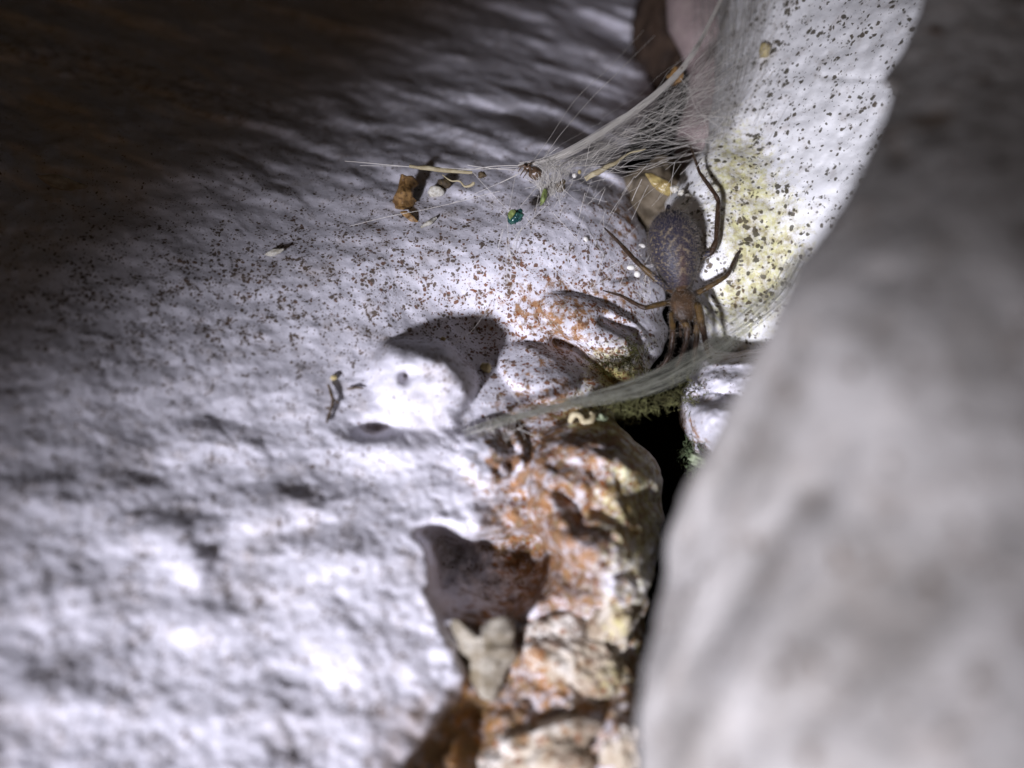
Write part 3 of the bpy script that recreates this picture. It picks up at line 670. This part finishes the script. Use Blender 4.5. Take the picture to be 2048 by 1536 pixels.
# curled yellow lichen and green tufts at the end of the silk band
a0 = [(1140, 842, 8.0), (1146, 830, 7.95), (1160, 832, 7.95), (1168, 844, 7.95), (1180, 842, 7.95), (1186, 830, 7.98), (1180, 824, 8.0)]
o = stick('yellow_lichen', a0, [5, 8, 6, 8, 7, 6, 3], M['straw'], 15, 40)
tag(o, 'curled yellow lichen below the left end of the silk band', 'lichen')
o = blob('green_lichen', 1203, 842, 8.05, 14, 13, 12, 0, M['lichen'], 71, 0.5, 1.8, 4); tag(o, 'small green lichen cushion right of the curled yellow lichen', 'lichen')
o = blob('green_lichen', 1398, 922, 8.3, 17, 12, 12, 20, M['lichen'], 72, 0.5, 1.8, 4); tag(o, 'pale green lichen cushion under the small white stone', 'lichen')

# ------------------------------------------------------------------ threads of silk
def strands(name, paths, radius, mat, sides=4, n=14, parent=None, jit=0.0):
    parts = []
    for k, pp in enumerate(paths):
        q = spline([P(*a) for a in pp], n)
        if jit: q = q + jit * np.stack([fbm(q + k, 2.5, 2, 0.5, 81), fbm(q + k, 2.5, 2, 0.5, 82), fbm(q + k, 2.5, 2, 0.5, 83)], -1) * np.sin(np.linspace(0, np.pi, n))[:, None]
        r = radius if np.isscalar(radius) else radius[k]
        parts.append(tube(q, r, sides))
    V, Q = join(parts)
    return make_mesh(name, V, Q, mat, parent=parent)

# the upper cobweb
cord = [(1475, -70, 10.2), (1412, 60, 9.95), (1390, 100, 9.75), (1352, 150, 9.6), (1290, 205, 9.4), (1220, 252, 9.2), (1150, 296, 9.0), (1090, 322, 8.9), (1042, 332, 8.85)]
R_ = np.random.default_rng(11)
def lerp_cord(t): return spline(cord, 101)[np.clip((np.asarray(t) * 100).astype(int), 0, 100)]
paths = []
for k in range(46):
    o1 = R_.normal(0, 1, 2); w = R_.uniform(0.4, 1)
    paths.append([(x + o1[0] * 2.2 * w * (1 + 1.5 * i / 8), y + o1[1] * 2.2 * w * (1 + 1.2 * i / 8), dd + R_.normal(0, .01)) for i, (x, y, dd) in enumerate(cord)])
web = strands('cobweb', paths, R_.uniform(0.002, 0.0042, 46).tolist(), M['silk'], 4, 40, None, 0.01)
tag(web, 'dense pale cobweb sheet slung from the boulder up to the speckled wall', 'cobweb')
# the sheet: threads fan from the tip up to the wall
lower = [(1110, 392, 8.75), (1180, 352, 9.0), (1260, 318, 9.25), (1330, 292, 9.5), (1400, 300, 9.7), (1450, 310, 9.6)]
upper = [(1412, 60, 9.95), (1440, 30, 10.1), (1480, 0, 10.1), (1520, -30, 10.0)]
paths = []; rad = []
for k in range(120):
    s = R_.uniform(0, 1); sx = R_.uniform(0, 1) ** 1.0
    # start along the cord or the tip, end on the wall edge
    a = lerp_cord(R_.uniform(0.35, 1.0)); off = R_.uniform(0, 1) ** 1.4
    e1 = np.array([1400 + 110 * R_.uniform(0, 1) ** 0.8, 60 + 250 * R_.uniform(0, 1), 0]); e1[2] = 9.75 + R_.normal(0, .05) - 0.0006 * (e1[1] - 150)
    a = a + np.array([R_.uniform(-6, 6) + 22 * off, 6 + 52 * off * (0.4 + 0.6 * (a[0] < 1200)), R_.normal(0, .03)])
    m = (a + e1) / 2 + np.array([R_.normal(0, 5), 10 + R_.normal(0, 8), R_.normal(0, .03)])
    paths.append([tuple(a), tuple(m), tuple(e1)]); rad.append(0.0009 + 0.0022 * R_.uniform(0, 1) ** 4)
strands('sheet_threads', paths, rad, M['silk'], 3, 22, web, 0.06)
# curtain of near-parallel threads on the wall, upper right
paths = []; rad = []
for k in range(190):
    x0 = 1375 + 160 * R_.uniform(0, 1); y0 = R_.uniform(-40, 300); L = R_.uniform(70, 260)
    ang = math.radians(58 + R_.normal(0, 7) + 10 * (x0 - 1450) / 80)
    x1, y1 = x0 + L * math.cos(ang), y0 - L * math.sin(ang)
    if x1 > 1580: continue
    dd0 = min(at_w(max(x0, 1425), y0) - R_.uniform(0.02, 0.16), 10.3); dd1 = min(at_w(max(x1, 1430), y1) - R_.uniform(0.02, 0.16), 10.6)
    paths.append([(x0, y0, dd0), (x1, y1, dd1)]); rad.append(0.0008 + 0.0018 * R_.uniform(0, 1) ** 4)
strands('curtain_threads', paths, rad, M['silk'], 3, 8, web, 0.012)
# short cross threads
paths = []; rad = []
for k in range(90):
    t = R_.uniform(0.30, 1.0); a = lerp_cord(t); h = R_.uniform(0, 1)
    x0, y0 = a[0] + R_.uniform(0, 70), a[1] + R_.uniform(2, 66) * (0.35 + 0.65 * min(1, t * 1.3))
    ang = math.radians(R_.choice([40, 50, 30, 60, 5]) + R_.normal(0, 10)); L = R_.uniform(15, 70)
    paths.append([(x0, y0, a[2] + R_.normal(0, .05)), (x0 + L * math.cos(ang), y0 - L * math.sin(ang), a[2] + R_.normal(0.05, .05))]); rad.append(R_.uniform(0.0008, 0.0026))
strands('cross_threads', paths, rad, M['silk'], 3, 9, web, 0.05)
# hanging tip of the web with a soft tangle
paths = []; rad = []
for k in range(110):
    x0, y0 = R_.uniform(1045, 1150), 328 + R_.normal(0, 6); x1, y1 = 1098 + R_.normal(0, 13), 386 + R_.normal(0, 9)
    paths.append([(x0, y0, 8.86 + R_.normal(0, .02)), ((x0 + x1) / 2 + R_.normal(0, 8), (y0 + y1) / 2 + R_.normal(0, 5), 8.82 + R_.normal(0, .03)), (x1, y1, 8.78 + R_.normal(0, .03))]); rad.append(R_.uniform(0.001, 0.0026))
strands('tip_threads', paths, rad, M['silk'], 3, 10, web, 0.05)

def film(name, rows, mat, nu=40, nv=80, parent=None, cov=None, wob=0.03):
    """soft silk film lofted across a list of polylines (px,py,d)"""
    S = np.stack([spline([list(q) for q in r], nu) for r in rows])           # rows x nu x 3
    G = np.stack([spline(S[:, i], nv) for i in range(nu)], 1)                # nv x nu x 3
    V = P(G[..., 0], G[..., 1], G[..., 2]); V[..., 1] += wob * fbm(V, 2.0, 3, 0.5, 91)
    idx = np.arange(nv * nu).reshape(nv, nu)
    q = np.stack([idx[:-1, :-1], idx[1:, :-1], idx[1:, 1:], idx[:-1, 1:]], -1).reshape(-1, 4)
    uu, vv = np.meshgrid(np.linspace(0, 1, nu), np.linspace(0, 1, nv))
    c = np.sin(np.pi * np.clip(vv, 0, 1)) ** 0.5 * np.sin(np.pi * np.clip(uu, 0.0, 1)) ** 0.35 if cov is None else cov(uu, vv)
    return make_mesh(name, V.reshape(-1, 3), q, mat, parent=parent, attrs=dict(cov=c.ravel(), uvt=np.stack([uu, vv, 0 * uu], -1).reshape(-1, 3)))
M['film_wall_shaded'] = silk('shaded_wall_film', (0.30, 0.285, 0.26), 0.85)  # real silk film, its grey darkened to include shade on the wall
M['film_up'] = silk('web_film', (0.60, 0.57, 0.52), 0.10)
film('silk_film', [cord, [(1440, 60, 9.9), (1425, 120, 9.85), (1390, 190, 9.7), (1330, 240, 9.5), (1260, 280, 9.25), (1190, 318, 9.05), (1130, 340, 8.9), (1075, 350, 8.86)],
    [(1490, 30, 10.0), (1470, 150, 9.75), (1440, 230, 9.65), (1380, 285, 9.55), (1300, 305, 9.35), (1220, 340, 9.1), (1140, 370, 8.86), (1095, 385, 8.82)]], M['film_up'], 90, 40, web, lambda u, v: (0.35 + 0.65 * u) * np.sin(np.pi * np.clip(v * 0.9 + 0.1, 0, 1)) ** 0.5)
film('shaded_wall_film', [[(1375, -40, 10.45), (1385, 80, 10.1), (1390, 180, 9.9), (1385, 300, 9.8)], [(1440, -40, 10.35), (1445, 80, 10.0), (1440, 180, 9.75), (1420, 310, 9.65)], [(1560, -60, 9.75), (1530, 70, 9.75), (1490, 190, 9.5), (1455, 300, 9.5)]], M['film_wall_shaded'], 40, 60, web)

# long cord to the left and single threads
T = [
 ('web_cord', 'pale web cord running left from the cobweb past the straw stalk', [[(1048, 331, 8.85), (990, 332, 8.83), (930, 340, 8.83), (880, 338, 8.8), (740, 326, 8.8), (690, 322, 8.9)], [(1048, 333, 8.85), (960, 338, 8.83), (860, 334, 8.8), (720, 331, 8.9)], [(1040, 340, 8.85), (1000, 338, 8.84), (960, 334, 8.84), (935, 330, 8.84)]], [0.0042, 0.003, 0.0035]),
 ('silk_thread', 'silk thread slanting down from the web cord to the left', [[(1110, 300, 8.9), (1030, 350, 8.85), (963, 382, 8.85), (900, 408, 8.9)], [(1060, 330, 8.86), (1040, 346, 8.86), (1000, 366, 8.86)]], [0.002, 0.003]),
 ('silk_thread', 'silk thread carrying the beetle fragment from the upper left', [[(946, 345, 8.82), (985, 388, 8.8), (1019, 424, 8.76)]], [0.002]),
 ('silk_thread', 'silk thread running from the beetle fragment up to the green scrap', [[(1034, 420, 8.76), (1060, 390, 8.78), (1085, 362, 8.8)]], [0.002]),
 ('silk_thread', 'bright silk thread crossing the foot of the curled husk', [[(700, 452, at_b(700, 452, .05)), (790, 430, 8.75), (880, 412, 8.8), (1000, 382, 8.85)]], [0.0026]),
 ('silk_thread', 'upper of two parallel threads above the cobweb', [[(1288, 60, 10.2), (1218, 135, 9.6), (1150, 200, 9.3), (1100, 275, 9.0), (1060, 330, 8.88)]], [0.0018]),
 ('silk_thread', 'lower of two parallel threads above the cobweb', [[(1310, 70, 10.2), (1240, 140, 9.6), (1180, 200, 9.35), (1120, 270, 9.0), (1085, 322, 8.9)]], [0.0024]),
 ('silk_thread', 'thin thread from the bright knob into the shadow above it', [[(905, 690, 8.2), (945, 660, 8.45), (985, 600, 8.8)]], [0.002]),
]
for nm, lab, pp, rr in T:
    tag(strands(nm, pp, rr, M['silk'], 5, 30, None, 0.006), lab, 'web cord' if nm == 'web_cord' else 'silk thread', 'silk lines around the cobweb')
# countless glinting threads between web and boulder
paths = []; rad = []
for k in range(70):
    x0, y0 = R_.uniform(985, 1345), R_.uniform(395, 600)
    if y0 > 500 and x0 > 1240: continue
    ang = math.radians(R_.normal(62, 14) if R_.uniform() < 0.8 else R_.uniform(95, 150)); L = R_.uniform(18, 95)
    dd = min(at_b(min(x0, 1270), y0), 9.3) - R_.uniform(0.03, 0.30)
    paths.append([(x0, y0, dd), (x0 + L * math.cos(ang), y0 - L * math.sin(ang), dd - R_.uniform(-0.05, 0.1))]); rad.append(R_.uniform(0.0008, 0.0022))
for k in range(22):
    x0, y0 = R_.uniform(1150, 1400), R_.uniform(330, 430); ang = math.radians(R_.uniform(-40, 70)); L = R_.uniform(15, 60); dd = 9.2 + R_.normal(0, .08)
    paths.append([(x0, y0, dd), (x0 + L * math.cos(ang), y0 - L * math.sin(ang), dd + R_.normal(0, .05))]); rad.append(R_.uniform(0.001, 0.0022))
for k in range(60):   # tangle at the left flank of the spider
    x0, y0 = 1288 + R_.normal(0, 12), R_.uniform(505, 600); ang = R_.uniform(0, 6.28); L = R_.uniform(10, 35); dd = 9.15 + R_.normal(0, .05)
    paths.append([(x0, y0, dd), (x0 + L * math.cos(ang) * 0.6, y0 + L * math.sin(ang), dd + R_.normal(0, .05))]); rad.append(R_.uniform(0.001, 0.0024))
tag(strands('loose_silk', paths, rad, M['silk'], 4, 6, None, 0.008), 'countless short glinting silk threads in front of the boulder and spider', 'silk', None, 'stuff')

# the lower silk band, out of focus in front of the spider
band = [(1600, 520, 8.45), (1560, 590, 8.35), (1490, 652, 8.2), (1420, 706, 8.1), (1320, 760, 8.0), (1220, 790, 7.92), (1130, 808, 7.88), (1040, 830, 7.85), (985, 850, 7.82), (930, 874, 7.85)]
wid = np.array([22, 21, 21, 22, 20, 14, 9, 8, 9, 12])
paths = []; rad = []
bc = np.array(band); tn = np.gradient(bc[:, :2], axis=0); tn /= np.linalg.norm(tn, axis=1)[:, None]; nr = np.stack([-tn[:, 1], tn[:, 0]], -1)
for k in range(80):
    s = np.clip(R_.normal(0, 0.5), -1.1, 1.1); s2 = np.clip(s + R_.normal(0, .35), -1.1, 1.1); ss = np.linspace(s, s2, len(band)); zz = R_.normal(0, .05)
    q = np.column_stack([bc[:, :2] + nr * (ss * wid)[:, None], bc[:, 2] + zz])
    a = R_.integers(0, 5); b = R_.integers(a + 4, len(band) + 1)
    paths.append([tuple(x) for x in q[a:b]]); rad.append(R_.uniform(0.0008, 0.0024))
sb = strands('silk_band', paths, rad, M['silk_grey'], 3, 26, None, 0.02)
tag(sb, 'blurred grey silk band slung across the crevice in front of the spider', 'silk band')
M['film_lo'] = silk('band_film', (0.36, 0.37, 0.29), 0.26)
rows = [np.column_stack([bc[:, :2] + nr * (k * wid)[:, None], bc[:, 2] + 0.06 * (1 - k * k)]).tolist() for k in (-1.0, -0.4, 0.3, 1.0)]
film('silk_film', rows, M['film_lo'], 90, 24, sb, lambda u, v: np.sin(np.pi * np.clip(v, 0, 1)) ** 0.7 * (1 - 0.55 * sstep(0.55, 0.75, u)) * (1 + 1.2 * sstep(0.4, 0.0, u)))
# short stays that tie the band to the rocks
paths = [[(1000, 845, 7.82), (1010, 880, 7.8), (1015, 920, 7.78)], [(960, 862, 7.82), (985, 885, 7.8), (1022, 875, 7.85)], [(1060, 826, 7.84), (1035, 800, 8.0), (1020, 780, 8.05)], [(1050, 812, 7.9), (1000, 850, 7.82), (940, 866, 7.8)]]
for k in range(22):
    x0 = R_.uniform(930, 1080); y0 = 850 - 0.28 * (x0 - 985) + R_.normal(0, 10)
    paths.append([(x0, y0, 7.86), (x0 + R_.normal(0, 25), y0 + R_.uniform(10, 60), 7.8)])
strands('stay_threads', paths, R_.uniform(0.0015, 0.003, len(paths)).tolist(), M['silk'], 4, 12, sb, 0.01)

# ------------------------------------------------------------------ moss
def moss(name, spots, label, n, col1, col2, length):
    V = []; Q = []; o = 0
    for k in range(n):
        x, y, dd, sx, sy = spots[R_.integers(0, len(spots))]
        b = P(x + R_.normal(0, sx), y + R_.normal(0, sy), dd + R_.normal(0, .05))
        dirv = R_.normal(0, 1, 3); dirv[1] -= 0.6; dirv /= np.linalg.norm(dirv); L = length * R_.uniform(0.4, 1.2)
        q = spline([b, b + dirv * L * .5 + R_.normal(0, .006, 3), b + dirv * L + R_.normal(0, .014, 3)], 4)
        v, f = tube(q, np.array([1, .9, .6, .15]) * R_.uniform(0.003, 0.006), 3); V.append(v); Q.append(f + o); o += len(v)
    m = plain(name + '_green', col1, col2, 9, 0.7, 0.2)
    return tag(make_mesh(name, np.vstack(V), np.vstack(Q), m), label, 'moss', None, 'stuff')
moss('moss', [(1225, 812, 8.15, 30, 10), (1280, 812, 8.2, 30, 9), (1330, 800, 8.3, 28, 9), (1370, 780, 8.5, 18, 14), (1250, 830, 8.2, 14, 10)], 'fine green moss under the silk band around the black hole', 900, (0.13, 0.13, 0.05), (0.06, 0.055, 0.02), 0.085)
moss('moss', [(1395, 930, 8.35, 10, 18), (1375, 905, 8.5, 8, 14), (1385, 960, 8.5, 8, 16)], 'fine green moss hanging from the underside of the small white stone', 240, (0.12, 0.16, 0.08), (0.06, 0.07, 0.03), 0.08)
moss('moss', [(1230, 735, 8.75, 26, 18), (1262, 765, 8.9, 18, 14), (1255, 705, 8.8, 20, 14)], 'dark olive moss on the boulder left of the spider front legs', 800, (0.10, 0.10, 0.025), (0.05, 0.045, 0.012), 0.06)

# ------------------------------------------------------------------ the spider, head down
S0 = 8.85 / F
caps = []    # (p0, p1, r0, r1, tag)
def cap(a, b, ra, rb, t): caps.append((P(*a), P(*b), ra * S0, rb * S0, t))
legs = {
 'l4': ([(1356, 590, 8.98), (1322, 566, 8.78), (1281, 531, 8.78), (1266, 516, 8.84), (1240, 487, 8.98), (1209, 456, 9.05)], [7, 8.5, 6.5, 6.2, 5, 2.6]),
 'l3': ([(1358, 600, 8.98), (1330, 606, 8.8), (1290, 616, 8.72), (1276, 610, 8.74), (1242, 591, 8.86), (1206, 581, 8.98)], [7, 7.5, 6, 5.5, 4, 2.2]),
 'l2': ([(1358, 610, 8.95), (1344, 628, 8.8), (1346, 660, 8.72), (1345, 676, 8.72), (1341, 706, 8.76), (1328, 728, 8.8), (1296, 756, 8.85)], [7, 8.5, 7.5, 7, 6, 5, 2.8]),
 'l1': ([(1364, 616, 8.95), (1366, 640, 8.78), (1376, 654, 8.74), (1373, 680, 8.76), (1362, 714, 8.85), (1352, 736, 8.95)], [7, 8.5, 7.5, 7, 5, 3]),
 'r4': ([(1374, 588, 9.0), (1388, 545, 8.98), (1404, 514, 8.9), (1424, 504, 8.86), (1433, 480, 8.86), (1437, 402, 8.94), (1430, 388, 8.96), (1399, 345, 9.14), (1381, 292, 9.28)], [7, 8, 8, 7.5, 7, 6, 5.5, 4.5, 2.2]),
 'r3': ([(1376, 594, 8.98), (1410, 578, 8.82), (1452, 553, 8.8), (1460, 541, 8.84), (1475, 508, 8.96), (1503, 476, 9.1)], [6.5, 7, 5.8, 5.5, 4.8, 2.2]),
 'r2': ([(1378, 600, 8.95), (1396, 612, 8.72), (1404, 650, 8.66), (1408, 668, 8.72), (1414, 700, 8.9), (1424, 730, 9.0)], [7, 11, 9, 7.5, 6, 3.5]),
 'r1': ([(1374, 612, 8.95), (1392, 640, 8.86), (1394, 672, 8.84), (1390, 700, 8.92), (1388, 730, 9.0)], [7, 8, 7, 6, 4]),
}
for k, (pts, rs) in legs.items():
    rs = [0.80 * r_ for r_ in rs]
    for i in range(len(pts) - 1): cap(pts[i], pts[i + 1], rs[i], rs[i + 1], 'femur' if i <= 1 else 'leg')
# palps
for pts in ([(1362, 640, 8.86), (1358, 656, 8.82), (1362, 672, 8.86)], [(1378, 640, 8.86), (1384, 658, 8.84), (1380, 674, 8.88)]):
    for i in range(2): cap(pts[i], pts[i + 1], 4, 3.4, 'leg')
sp_parts = []
def ellipsoid(c, ax, rl, rw, rh, shape, t, n=40):
    """ax: unit body axis in world (from rear to head)"""
    ax = np.array(ax) / np.linalg.norm(ax); up = np.array([0.05, -1.0, 0.05]); side = np.cross(ax, up); side /= np.linalg.norm(side); up = np.cross(side, ax)
    th = np.linspace(0, np.pi, n); ph = np.linspace(0, 2 * np.pi, n, endpoint=False)
    V = []
    for a in th:
        x = -math.cos(a); w = math.sin(a) * shape(x)
        for b in ph: V.append(c + ax * x * rl + side * math.cos(b) * w * rw + up * math.sin(b) * w * rh)
    V = np.array(V); i = np.arange(n - 1)[:, None] * n; j = np.arange(n)[None]; jn = (j + 1) % n
    q = np.stack([i + j, i + jn, i + n + jn, i + n + j], -1).reshape(-1, 4)
    return V, q
tailp, frontp = P(1338, 421, 8.92), P(1364, 580, 8.80)
ab_c = (tailp + frontp) / 2; ab_ax = frontp - tailp; ab_l = np.linalg.norm(ab_ax) / 2
ab_side = None
sp_parts.append(ellipsoid(ab_c, ab_ax, ab_l, 51 * S0, 46 * S0, lambda x: 1.0 - 0.16 * x - 0.13 * x * x * (x > 0) , 'abdomen'))
ca0, ca1 = P(1365, 576, 8.86), P(1372, 646, 8.78)
ca_c = (ca0 + ca1) / 2; ca_ax = ca1 - ca0; ca_l = np.linalg.norm(ca_ax) / 2
sp_parts.append(ellipsoid(ca_c, ca_ax, ca_l, 27 * S0, 17 * S0, lambda x: 1.0 - 0.10 * x + 0.05 * x * x, 'carapace'))
sp_parts.append(ellipsoid(P(1372, 646, 8.84), (0.05, 0.3, -1), 13 * S0, 13 * S0, 11 * S0, lambda x: 1.0, 'jaw', 20))
sp_parts.append(ellipsoid(P(1337, 420, 8.95), (0, 0.1, 1), 12 * S0, 6 * S0, 6 * S0, lambda x: 1.0, 'spinneret', 16))
for a, b, ra, rb, t in caps:
    n = 10; tt = np.linspace(0, 1, n); pth = a + (b - a) * tt[:, None]; L = np.linalg.norm(b - a)
    rr = ra + (rb - ra) * tt
    rr = rr * (1 + 0.10 * np.sin(np.pi * tt)) * (0.93 + 0.07 * np.sin(np.pi * tt))
    # closed capsule
    dirn = (b - a) / L
    pth = np.vstack([a - dirn * ra * 0.9, a - dirn * ra * 0.6, pth, b + dirn * rb * 0.6, b + dirn * rb * 0.9]); rr = np.concatenate([[ra * .2, ra * .75], rr, [rb * .75, rb * .2]])
    v, q = tube(pth, rr, 14); m = len(v)
    sp_parts.append((v, q)); 
V, Q = join(sp_parts)
raw = make_mesh('spider_raw', V, Q, [], recentre=False)
# cap tube ends so the surfaces are closed
bm = bmesh.new(); bm.from_mesh(raw.data); bmesh.ops.holes_fill(bm, edges=[e_ for e_ in bm.edges if e_.is_boundary], sides=0)
bmesh.ops.recalc_face_normals(bm, faces=bm.faces); bm.to_mesh(raw.data); bm.free()
md = raw.modifiers.new('fuse', 'REMESH'); md.mode = 'VOXEL'; md.voxel_size = 0.0075
dg = bpy.context.evaluated_depsgraph_get(); dg.update()
ev = raw.evaluated_get(dg); tm = ev.to_mesh()
sv = np.zeros(len(tm.vertices) * 3); tm.vertices.foreach_get('co', sv); sv = sv.reshape(-1, 3)
sf = [tuple(p_.vertices) for p_ in tm.polygons]; snr = np.zeros(len(tm.vertices) * 3); tm.vertices.foreach_get('normal', snr); snr = snr.reshape(-1, 3)
ev.to_mesh_clear(); bpy.data.objects.remove(raw, do_unlink=True)
# light smoothing
ed = set()
for f in sf:
    for a_, b_ in zip(f, f[1:] + f[:1]): ed.add((min(a_, b_), max(a_, b_)))
ed = np.array(list(ed))
for it in range(3):
    acc = np.zeros_like(sv); cnt = np.zeros(len(sv))
    np.add.at(acc, ed[:, 0], sv[ed[:, 1]]); np.add.at(acc, ed[:, 1], sv[ed[:, 0]]); np.add.at(cnt, ed.ravel(), 1)
    sv = sv * 0.5 + 0.5 * acc / np.maximum(cnt, 1)[:, None]
# colour by body region
def seg_d(p, a, b):
    ab = b - a; t = np.clip(((p - a) @ ab) / (ab @ ab), 0, 1); return np.linalg.norm(p - a - t[:, None] * ab, axis=1), t
best = np.full(len(sv), 1e9); colr = np.zeros((len(sv), 3))
LEG = np.array([0.050, 0.027, 0.014]); FEM = np.array([0.10, 0.06, 0.02]); DARK = np.array([0.04, 0.022, 0.013])
mott = fbm(sv, 16, 3, 0.6, 101)
for a, b, ra, rb, t in caps:
    dd_, tt = seg_d(sv, a, b); v_ = dd_ - (ra + (rb - ra) * tt); m = v_ < best
    c = (FEM if t == 'femur' else LEG)[None] * (1 + 0.5 * mott[:, None]) * (1 - 0.45 * np.exp(-((1 - tt) / 0.10) ** 2))[:, None]
    best[m] = v_[m]; colr[m] = c[m]
axn = ab_ax / np.linalg.norm(ab_ax); upv = np.array([0.05, -1.0, 0.05]); sdv = np.cross(axn, upv); sdv /= np.linalg.norm(sdv); upv = np.cross(sdv, axn)
rel = sv - ab_c; X = rel @ axn / ab_l; Yv = rel @ sdv / (55 * S0); Zv = rel @ upv / (48 * S0)
in_ab = (np.sqrt(X ** 2 + (Yv / 1.0) ** 2 + Zv ** 2) < 1.22) & (X < 0.93)
fm = fbm(sv, 44, 2, 0.6, 103)
base = np.array([0.030, 0.028, 0.044])[None] * np.ones((len(sv), 1))
beige = np.array([0.20, 0.16, 0.10])
amt = np.clip((fm - 0.10) * 3.5, 0, 1) * (0.25 + 0.75 * np.clip(np.abs(Yv) * 1.6 - 0.25, 0, 1)) * (0.35 + 0.65 * sstep(-0.9, -0.2, X))
colA = base * (1 - amt[:, None]) + beige * amt[:, None]
# paired pale chevron dashes down the back
for k, x0 in enumerate((-0.35, -0.08, 0.18, 0.42, 0.62)):
    for sgn in (-1, 1):
        yy0 = sgn * (0.28 - 0.06 * k); t_ = (X - x0) + sgn * (Yv - yy0) * 0.55 * -1
        mk = np.exp(-(t_ / 0.055) ** 2) * np.exp(-((Yv - yy0) / 0.15) ** 2) * (Zv > 0) * np.clip(0.7 + 1.6 * fm, 0, 1)
        colA = colA * (1 - 0.8 * mk[:, None]) + np.array([0.30, 0.24, 0.15]) * 0.8 * mk[:, None]
mid = np.exp(-(Yv / 0.16) ** 2) * (Zv > 0) * sstep(-0.2, 0.5, X); colA = colA * (1 - 0.5 * mid[:, None]) + np.array([0.09, 0.045, 0.025]) * 0.5 * mid[:, None]
colr[in_ab] = colA[in_ab]
relc = sv - ca_c; Xc = relc @ (ca_ax / np.linalg.norm(ca_ax)) / ca_l
dax = np.linalg.norm(relc - (relc @ (ca_ax / np.linalg.norm(ca_ax)))[:, None] * (ca_ax / np.linalg.norm(ca_ax)), axis=1)
in_ca = (np.abs(Xc) < 1.05) & (dax < 29 * S0) & ~in_ab & (best > -0.3 * S0)
cc = np.array([0.082, 0.047, 0.024])[None] * (1 + 0.5 * mott[:, None]) * (1 - 0.55 * sstep(0.2, 0.9, Xc))[:, None] + np.array([0.03, 0.02, 0.012]) * np.exp(-(dax / (5 * S0)) ** 2)[:, None]
colr[in_ca] = cc[in_ca]
colr[~in_ab] *= 0.78
n = NT('spider_skin'); ca = n.attr('skin').outputs['Color']; co = n.coord(); nz = n.noise(co, 70, 3)
n.bsdf(n.mix(n.ramp(nz.outputs['Fac'], .3, .7), ca, n.mix(0.10, ca, (0.09, 0.065, 0.045))), 0.38, n.bumpn(nz.outputs['Fac'], 0.6, 0.012), 0.3)
M['spider'] = n.m
spider = make_mesh('spider', sv, sf, M['spider'], attrs=dict(skin=np.clip(colr, 0, 1)))
tag(spider, 'brown hairy spider hanging head down in the crevice, mottled dark abdomen', 'spider')
# bristles
pick = R_.choice(len(sv), 7000, replace=False); parts = []
for i in pick:
    nrm = snr[i]; dv = nrm * 0.75 + R_.normal(0, .35, 3) + np.array([0, 0, 0.15]); dv /= np.linalg.norm(dv)
    L = R_.uniform(0.016, 0.045) * (1.15 if in_ab[i] else 1.0); b = sv[i] - nrm * 0.003
    q = np.array([b, b + dv * L * .6 , b + dv * L + np.array([0, 0, -.15]) * L])
    parts.append(tube(q, np.array([1, .7, .15]) * 0.0017, 3))
V, Q = join(parts)
M['bristle'] = plain('bristle', (0.20, 0.17, 0.14), (0.11, 0.09, 0.07), 20, 0.5)
make_mesh('hair', V, Q, M['bristle'], parent=spider)
